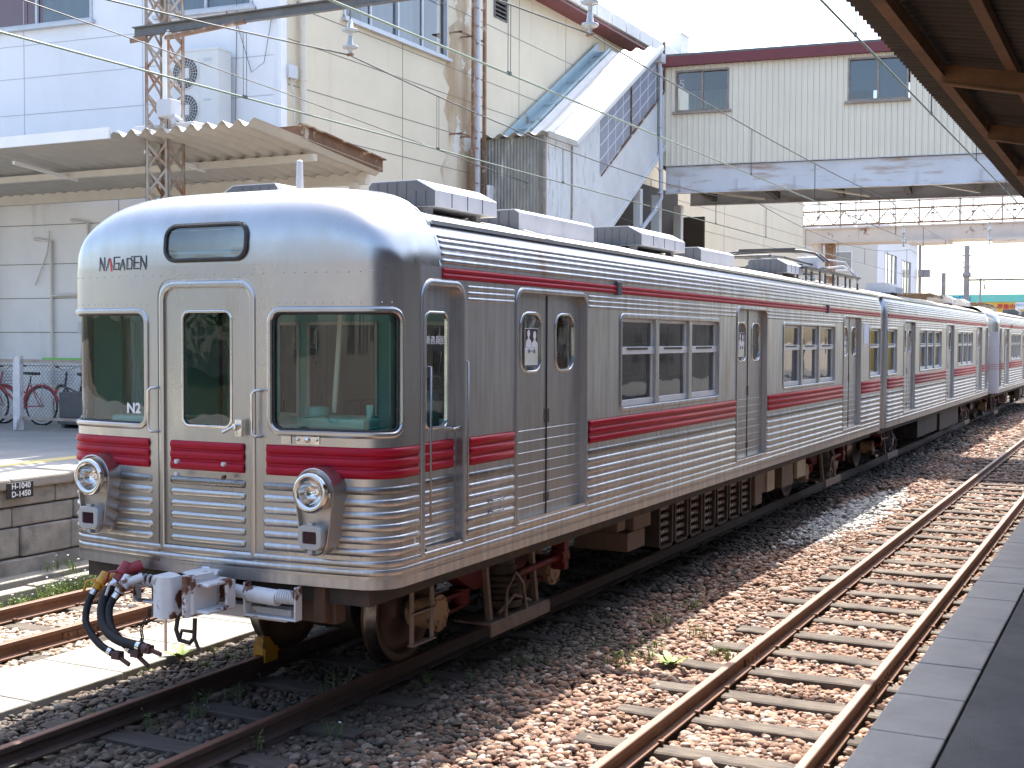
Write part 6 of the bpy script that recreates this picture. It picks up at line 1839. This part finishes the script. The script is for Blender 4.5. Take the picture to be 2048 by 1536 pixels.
sh = thing('shop_building', (-2, 110, 0), 'low shop with a teal band over a yellow sign beyond the train cars', 'shop')
g = MB(); g.box(-16, 110, -.2, 22, 120, 5.98); g.build('wall', ['signyel'], sh)
g = MB(); g.box(-16, 109.85, 5.98, 22, 110.2, 6.62); g.box(-16, 109.84, 5.4, -9.7, 109.98, 5.98); g.build('teal_band', ['signteal'], sh)
t = text_mb('ール・保険他', .52, frame_mtx((-9.75, 109.80, 6.24), (1, 0, 0), (0, 0, 1)), bold=.01); t.build('band_lettering', ['signblue'], sh)
t = text_mb('募集中', .50, frame_mtx((-5.3, 109.95, 5.52), (1, 0, 0), (0, 0, 1)), bold=.012); t.build('red_lettering', ['signred'], sh)
t = text_mb('アルバイト', .30, frame_mtx((-7.3, 109.95, 5.45), (1, 0, 0), (0, 0, 1)), bold=.006); t.build('grey_lettering', ['cpole'], sh)
g = MB(); g.box(-4.55, 109.9, 5.3, -3.1, 109.98, 5.95); wb = g.build('white_board', ['white'], sh)
t = text_mb('ほけんの窓', .26, frame_mtx((-3.85, 109.88, 5.68), (1, 0, 0), (0, 0, 1))); t.build('board_lettering', ['signblue'], wb)
for x in (-6.3, -4.9, -3.3, -1.0): 
    g = MB(); g.box(x, 109.9, 4.1, x+1.0, 109.99, 4.95); g.build('window', ['bldglass' if False else 'darkroom'], sh)
g = MB(); g.box(-4.3, 106, 4.2, -2.4, 108, 4.75); g.box(-4.2, 106, 4.0, -2.5, 108.2, 4.2); o = g.build('white_vehicle_roof', ['white'], sh, bevel=.1) if False else None

# ------------------------------------------------------------------ right platform canopy
rc = thing('right_canopy', (6, 2, 1), 'rusty dark station canopy roof with a serrated corrugated edge above the right platform', 'canopy')
EX, EZ = 4.40, 4.605
slp = -.16
def CZ(x): return EZ+slp*(x-EX)
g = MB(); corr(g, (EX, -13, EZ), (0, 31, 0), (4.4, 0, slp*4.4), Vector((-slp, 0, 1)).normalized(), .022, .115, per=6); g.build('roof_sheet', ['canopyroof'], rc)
for x0 in (4.70, 6.0, 7.4):
    g = MB(); zz = CZ(x0)
    g.box(x0-.006, -13, zz-.16, x0+.006, 17.8, zz-.03); g.box(x0-.034, -13, zz-.165, x0+.034, 17.8, zz-.155); g.build('purlin', ['canopyrust'], rc)
g = MB()
for x0 in (5.15, 6.7):
    zz = CZ(x0); g.box(x0-.03, -13, zz-.10, x0+.03, 17.8, zz-.025)
g.build('sheeting_rail', ['canopyrust'], rc)
for k, y in enumerate((-9.0, -6.4, -3.6, -1.0, 1.63, 4.19, 6.8, 9.4, 12.0, 14.6, 17.2)):
    g = MB(); a = Vector((4.72, y, CZ(4.72)-.10)); b_ = Vector((8.6, y, CZ(8.6)-.28))
    g.obox(a+Vector((0, -.004, -.11)), b_-a, (0, .008, 0), (0, 0, .13)); g.obox(a+Vector((0, -.028, -.115)), b_-a, (0, .056, 0), (0, 0, .012)); g.build('rafter', ['canopyrust'], rc)
for y in (-6.4, 1.63, 9.4, 17.2):
    g = MB(); g.box(7.9, y-.08, PZ, 8.06, y+.08, 4.05); g.build('post', ['canopyrust'], rc)

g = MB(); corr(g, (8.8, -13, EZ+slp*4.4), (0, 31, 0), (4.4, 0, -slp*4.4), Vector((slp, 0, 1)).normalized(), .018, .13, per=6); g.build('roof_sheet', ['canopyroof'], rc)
hb_ = thing('unseen_dark_building', (22, 10, 0), 'unseen long grey building past the right platform, kept dark for the train side reflections', 'building')
g = MB(); g.box(20, -30, -.2, 24, 75, 7.0); g.build('wall', ['darkwall'], hb_)  # out of view; made dark and tall to darken the train side's reflection
g = MB()
for k in range(20): g.box(19.96, -18+k*3.9, 1.6, 20.01, -16+k*3.9, 3.0)
g.build('window_strip', ['darkroom'], hb_)
# ------------------------------------------------------------------ fence, bicycles and boxes on the left platform
fe = thing('platform_fence', (-10.5, 7.6, 1.12), 'low wire mesh fence with a peeling white post in front of the bicycles', 'fence')
g = MB(); g.box(-16, 7.58, 2.23, -5.6, 7.63, 2.28); g.box(-16, 7.585, 1.30, -5.6, 7.625, 1.345); g.build('rails', ['winframe_r'], fe)
for x in (-10.5, -13.2, -7.9): 
    g = MB(); g.box(x-.08, 7.54, 1.12, x+.08, 7.62, 2.33); g.build('post', ['wood_white'], fe, bevel=.008)
g = MB(); g.box(-9.95, 7.575, 2.282, -8.3, 7.635, 2.312); g.build('green_tape', ['greentape'], fe)
g = MB()
for k in range(150):
    x0 = -16.8+.075*k
    for sgn in (1, -1):
        xa, xb = (x0, x0+.9) if sgn > 0 else (x0+.9, x0)
        xa2, xb2 = max(min(xa, -5.6), -16), max(min(xb, -5.6), -16)
        if xa2 == xb2: continue
        za = 1.345+.885*(xa2-xa)/(xb-xa); zb = 1.345+.885*(xb2-xa)/(xb-xa)
        g.bar((xa2, 7.605, za), (xb2, 7.605, zb), .0035, .0035)
g.build('mesh', ['greysteel'], fe)

def bicycle(x, y, rz, fm, lab, basket=True):
    b = thing('bicycle', (x, y, 1.12), lab, 'bicycle', 'bicycles parked behind the fence')
    c, s_ = math.cos(rz), math.sin(rz)
    def T(a, o, h): return (x+a*c-o*s_, y+a*s_+o*c, 1.12+h)
    rw = .33
    for xx in (-.52, .54):
        g = MB(); pts = [T(xx+rw*math.cos(k*2*math.pi/28), 0, rw+rw*math.sin(k*2*math.pi/28)) for k in range(29)]; g.tube(pts, .019, 6, caps=False); wv = g.build('wheel', ['tyre'], b)
        g = MB(); pts = [T(xx+(rw-.025)*math.cos(k*2*math.pi/28), 0, rw+(rw-.025)*math.sin(k*2*math.pi/28)) for k in range(29)]; g.tube(pts, .009, 5, caps=False)
        for k in range(16): a = k*2*math.pi/16; g.tube([T(xx, .02 if k % 2 else -.02, rw), T(xx+(rw-.03)*math.cos(a), 0, rw+(rw-.03)*math.sin(a))], .002, 3)
        g.cyl(T(xx, -.045, rw), T(xx, .045, rw), .022, n=8); g.build('rim_and_spokes', ['chrome'], wv)
        g = MB(); pts = [T(xx+(rw+.03)*math.cos(rad(a)), 0, rw+(rw+.03)*math.sin(rad(a))) for a in range(20 if xx > 0 else -10, 185 if xx < 0 else 150, 15)]; g.tube(pts, .022, 6); g.build('mudguard', [fm], b)
    g = MB()
    bb = T(-.08, 0, .30); seat = T(-.26, 0, .72); head = T(.36, 0, .80); hd2 = T(.40, 0, .66)
    for a, d, r_ in ((bb, seat, .017), (bb, hd2, .02), (T(-.20, 0, .55), hd2, .016), (bb, T(-.52, .05, rw), .011), (bb, T(-.52, -.05, rw), .011), (seat, T(-.52, .05, rw), .009), (seat, T(-.52, -.05, rw), .009), (T(.33, 0, .92), hd2, .018), (hd2, T(.54, .05, rw), .012), (hd2, T(.54, -.05, rw), .012)):
        g.tube([a, d], r_, 8)
    g.build('frame', [fm], b)
    g = MB(); g.tube([T(.18, .27, 1.02), T(.28, .24, 1.03), T(.33, .08, .96), T(.33, -.08, .96), T(.28, -.24, 1.03), T(.18, -.27, 1.02)], .012, 6); g.build('handlebar', ['chrome'], b)
    g = MB(); g.tube([T(.16, .27, 1.02), T(.06, .275, 1.01)], .017, 6); g.tube([T(.16, -.27, 1.02), T(.06, -.275, 1.01)], .017, 6); g.build('grips', ['tyre'], b)
    g = MB(); g.cyl(T(-.27, 0, .70), T(-.29, 0, .84), .013, n=8); g.prism([T(-.42, -.09, .86), T(-.42, .09, .86), T(-.25, .07, .87), T(-.12, .02, .87), T(-.12, -.02, .87), T(-.25, -.07, .87)], (0, 0, .045)); g.build('saddle', ['tyre'], b, bevel=.01)
    if basket:
        g = MB()
        for h in range(5):
            e = .012*h; z = .70+.055*h; g.tube([T(.45-e, -.15-e, z), T(.70+e, -.15-e, z), T(.70+e, .15+e, z), T(.45-e, .15+e, z), T(.45-e, -.15-e, z)], .004, 4)
        for k in range(7):
            o_ = -.15+.05*k; g.tube([T(.45, o_, .70), T(.70, o_, .70)], .003, 4); g.tube([T(.70, o_, .70), T(.748, o_*1.3, .92)], .003, 4); g.tube([T(.45, o_, .70), T(.40, o_*1.3, .92)], .003, 4)
        for k in range(6): a_ = .45+.05*k; g.tube([T(a_, -.15, .70), T(a_, -.198, .92)], .003, 4); g.tube([T(a_, .15, .70), T(a_, .198, .92)], .003, 4)
        g.build('basket', ['winframe'], b)
    g = MB(); g.tube([T(-.60, 0, .71), T(-.30, 0, .70)], .010, 6); g.tube([T(-.62, .06, .71), T(-.30, .06, .70)], .007, 6); g.tube([T(-.62, -.06, .71), T(-.30, -.06, .70)], .007, 6); g.tube([T(-.6, .06, .71), T(-.52, .05, rw)], .006, 5); g.build('carrier', ['chrome'], b)
    g = MB(); q = T(-.83, 0, .62); g.cyl(T(-.82, 0, .60), T(-.85, 0, .60), .03, n=10); g.build('rear_reflector', ['signred'], b)
    g = MB(); g.cyl(T(-.08, .05, .30), T(-.08, .06, .30), .085, n=18); g.tube([T(-.08, .07, .30), T(.02, .08, .16)], .01, 6); g.cyl(T(.02, .08, .16), T(.02, .16, .16), .016, n=8); g.build('crankset', ['chrome'], b)
bicycle(-11.65, 8.6, math.pi+.10, 'bikered', 'red bicycle with a red mudguard and front basket behind the white fence post', True)
bicycle(-10.55, 8.85, math.pi-.35, 'bikeblk', 'black bicycle partly hidden by the front left edge of the train')
bicycle(-12.6, 8.5, .25, 'bikered', 'red bicycle at the left edge, its front wheel towards the fence post')
g = MB(); g.box(-10.35, 8.3, 1.18, -9.75, 8.75, 1.72); g.box(-10.30, 8.28, 1.3, -9.8, 8.3, 1.66)
for x in (-10.33, -9.85): g.box(x, 8.32, 1.12, x+.08, 8.7, 1.18)
o = g.build('grey_cabinet', ['acdark'], origin=(-10.05, 8.5, 1.12), bevel=.015); tag(o, 'dark grey metal cabinet standing beside the bicycles', 'cabinet')

# ------------------------------------------------------------------ weeds
def weeds(name, label, spots, mat, flower=None):
    g = MB(); fl = MB()
    for (x, y, z, r_, n, h) in spots:
        for k in range(n):
            a = R.uniform(0, 6.28); d = r_*math.sqrt(R.random()); bx, by = x+d*math.cos(a), y+d*math.sin(a); hh = h*R.uniform(.4, 1.1); lx, ly = R.uniform(-.35, .35)*hh, R.uniform(-.35, .35)*hh
            w_ = R.uniform(.003, .008); pa = R.uniform(0, 3.14); cx, cy = math.cos(pa)*w_, math.sin(pa)*w_
            rows = []
            for t in (0, .35, .7, 1.0):
                px, py, pz = bx+lx*t*t, by+ly*t*t, z+hh*(t-.15*t*t); f = (1-t*.95)
                rows.append([(px-cx*f, py-cy*f, pz), (px+cx*f, py+cy*f, pz)])
            g.sheet(rows, 0, True)
            if R.random() < .5:
                for q in range(3):
                    t = R.uniform(.3, .95); px, py, pz = bx+lx*t*t, by+ly*t*t, z+hh*(t-.15*t*t); e = R.uniform(.012, .03); aa = R.uniform(0, 6.28); ca, sa = math.cos(aa)*e, math.sin(aa)*e
                    g.add([(px, py, pz), (px+ca*.6-sa*.3, py+sa*.6+ca*.3, pz+e*.4), (px+ca*1.5, py+sa*1.5, pz+e*.2), (px+ca*.6+sa*.3, py+sa*.6-ca*.3, pz+e*.3)], [(0, 1, 2, 3)])
            if flower and R.random() < .05: fl.lathe((bx+lx, by+ly, z+hh*.85), (R.uniform(-.3, .3), R.uniform(-.3, .3), 1), [(0, .002), (.006, .014), (.010, .012), (.014, 0)], n=7, m=0)
    o = g.build(name, [mat]); tag(o, label, 'weeds', kind='stuff')
    if flower and fl.v: fl.build('flowers', [flower], o)
sp = []
for k in range(30): sp.append((LX+R.uniform(.50, .80), 1.5+R.uniform(0, 2.5), -.16, .13, 44, R.uniform(.14, .40)))
for k in range(9): sp.append((LX+R.uniform(.05, .3), 1.4+R.uniform(0, 2.6), .05, .08, 10, R.uniform(.1, .25)))
weeds('weeds', 'yellow green weeds with small white flowers along the foot of the stone platform', sp, 'leaf', 'petal')
sp = []
for (x, y) in ((2.05, 3.2), (2.0, 3.6), (1.7, 4.6), (1.75, 5.4), (1.95, 2.9), (2.2, 4.2), (2.65, 3.6)): sp.append((x, y, -.16, .13, 22, .15))
for k in range(14): sp.append((R.uniform(-1.5, -.75), R.uniform(-.7, 4), -.16, .12, 12, .10))
for (x, y) in ((4.55, .1), (4.6, -.1), (4.5, .7), (4.45, -.6), (3.9, -.4), (4.62, 3.5), (2.85, 12)): sp.append((x, y, -.15, .05, 9, .17))
weeds('ballast_weeds', 'pale green weeds growing between the ballast stones', sp, 'leaf')
sp = []
for (x, y, h) in ((-.42, -.25, .17), (-.45, .35, .2), (-.38, .6, .16), (.35, 1.0, .34), (.30, .9, .2), (1.05, 1.9, .12), (1.35, 2.6, .2), (1.2, 2.5, .16), (.75, 1.7, .15), (1.55, 3.4, .14), (-.3, .1, .12)): sp.append((x, y, -.17, .07, 13, h))
weeds('track_weeds', 'dark green weeds growing between the sleepers in front of the train', sp, 'leafdark')
sp = [(.62, -.35, -.15, .06, 7, .16), (.9, .12, -.15, .10, 12, .14), (.52, -.55, -.15, .05, 5, .14)]
weeds('flowering_weeds', 'tiny pale lilac flowers beside the rail in front of the train', sp, 'leafdark', 'petal')
def leafy(x, y, z, lab, mat, s=1.0, n=9):
    g = MB()
    for k in range(n):
        a = 2*math.pi*k/n+R.uniform(-.3, .3); L_ = s*R.uniform(.09, .16); up_ = R.uniform(.5, 1.1); dx, dy = math.cos(a), math.sin(a); rows = []
        for t in (0, .3, .6, .85, 1):
            wv = s*.028*math.sin(math.pi*min(1, t*.9+.1))*(1 if t < 1 else .1); r_ = L_*t; zz = z+L_*up_*(t-.5*t*t); rows.append([(x+dx*r_-dy*wv, y+dy*r_+dx*wv, zz), (x+dx*r_, y+dy*r_, zz-.006), (x+dx*r_+dy*wv, y+dy*r_-dx*wv, zz)])
        g.sheet(rows, 0, True)
    o = g.build('leafy_weed', [mat], origin=(x, y, z)); tag(o, lab, 'plant')
leafy(-1.46, 1.22, -.12, 'bright green leafy weed at the edge of the concrete path', 'leaf', 1.2)
leafy(2.37, 3.05, -.14, 'pale leafy weed beside the rusty rail of the empty track', 'leaf', 1.3)

# ------------------------------------------------------------------ behind the photographer: mirrored grass bank and trees, plus an added building shaping reflections
g = MB(); rows = []
for i in range(9):
    x = -46+i*3.4; rows.append([(x, y, -.27+max(0, (-x-19)*.14)+.12*math.sin(x+y)*(i < 8)) for y in range(-34, -13, 3)])
g.sheet(rows, 0, True, flip=True); o = g.build('grass_bank', ['grass']); tag(o, kind='structure')
def tree(x, y, h, r_, lab):
    t = thing('tree', (x, y, 0), lab, 'tree', 'trees behind the camera')
    g = MB(); g.cyl((x, y, -.2), (x+.2, y, h*.5), .22, .12, n=10)
    for k in range(6):
        a = k*1.05; g.tube([(x+.1, y, h*.35), (x+.5*r_*math.cos(a), y+.5*r_*math.sin(a), h*.62), (x+.8*r_*math.cos(a), y+.8*r_*math.sin(a), h*.75)], .06, 6)
    g.build('trunk', ['bark'], t)
    g = MB()
    cl_ = [(R.uniform(-.7, .7)*r_, R.uniform(-.7, .7)*r_, h*R.uniform(.45, .95)) for k in range(26)]
    for k in range(2600):
        c = R.choice(cl_); d = Vector((R.gauss(0, 1), R.gauss(0, 1), R.gauss(0, .8))).normalized()*r_*.42*R.random()**.4; p = Vector((x, y, 0))+Vector(c)+d
        e = R.uniform(.10, .22); u_ = Vector((R.gauss(0, 1), R.gauss(0, 1), R.gauss(0, .5))).normalized(); v_ = u_.cross(Vector((R.gauss(0, 1), R.gauss(0, 1), 1))).normalized()
        g.add([p-u_*e, p+v_*e*.5, p+u_*e, p-v_*e*.5], [(0, 1, 2, 3)])
    g.build('crown', ['leaf_tree'], t)

for (x, y, h, r_, lb) in ((-20, -27, 6, 2.2, 'small leafy tree on the grass bank behind the photographer'), (-30, -30, 7, 2.6, 'tall leafy tree at the far end of the grass bank')):
    tree(x, y, h, r_, lb)
rb = thing('added_rear_building', (-20, -34, 0), 'added long brown building behind the photographer, blocking low sky from the train reflections', 'building')
g = MB(); g.box(-60, -44, -.2, 14, -34, 8.5); g.build('wall', ['rearwall'], rb)  # added and sized to block bright low sky from the train front
g = MB(); g.prism([(-61, -45, 8.5), (-61, -33, 8.5), (-61, -39, 11)], (76, 0, 0)); g.build('roof', ['greysteel'], rb)
for k in range(12):
    g = MB(); g.box(-56+k*5.6, -34.02, 2.0, -53.4+k*5.6, -33.98, 4.0); g.build('window', ['darkroom'], rb)
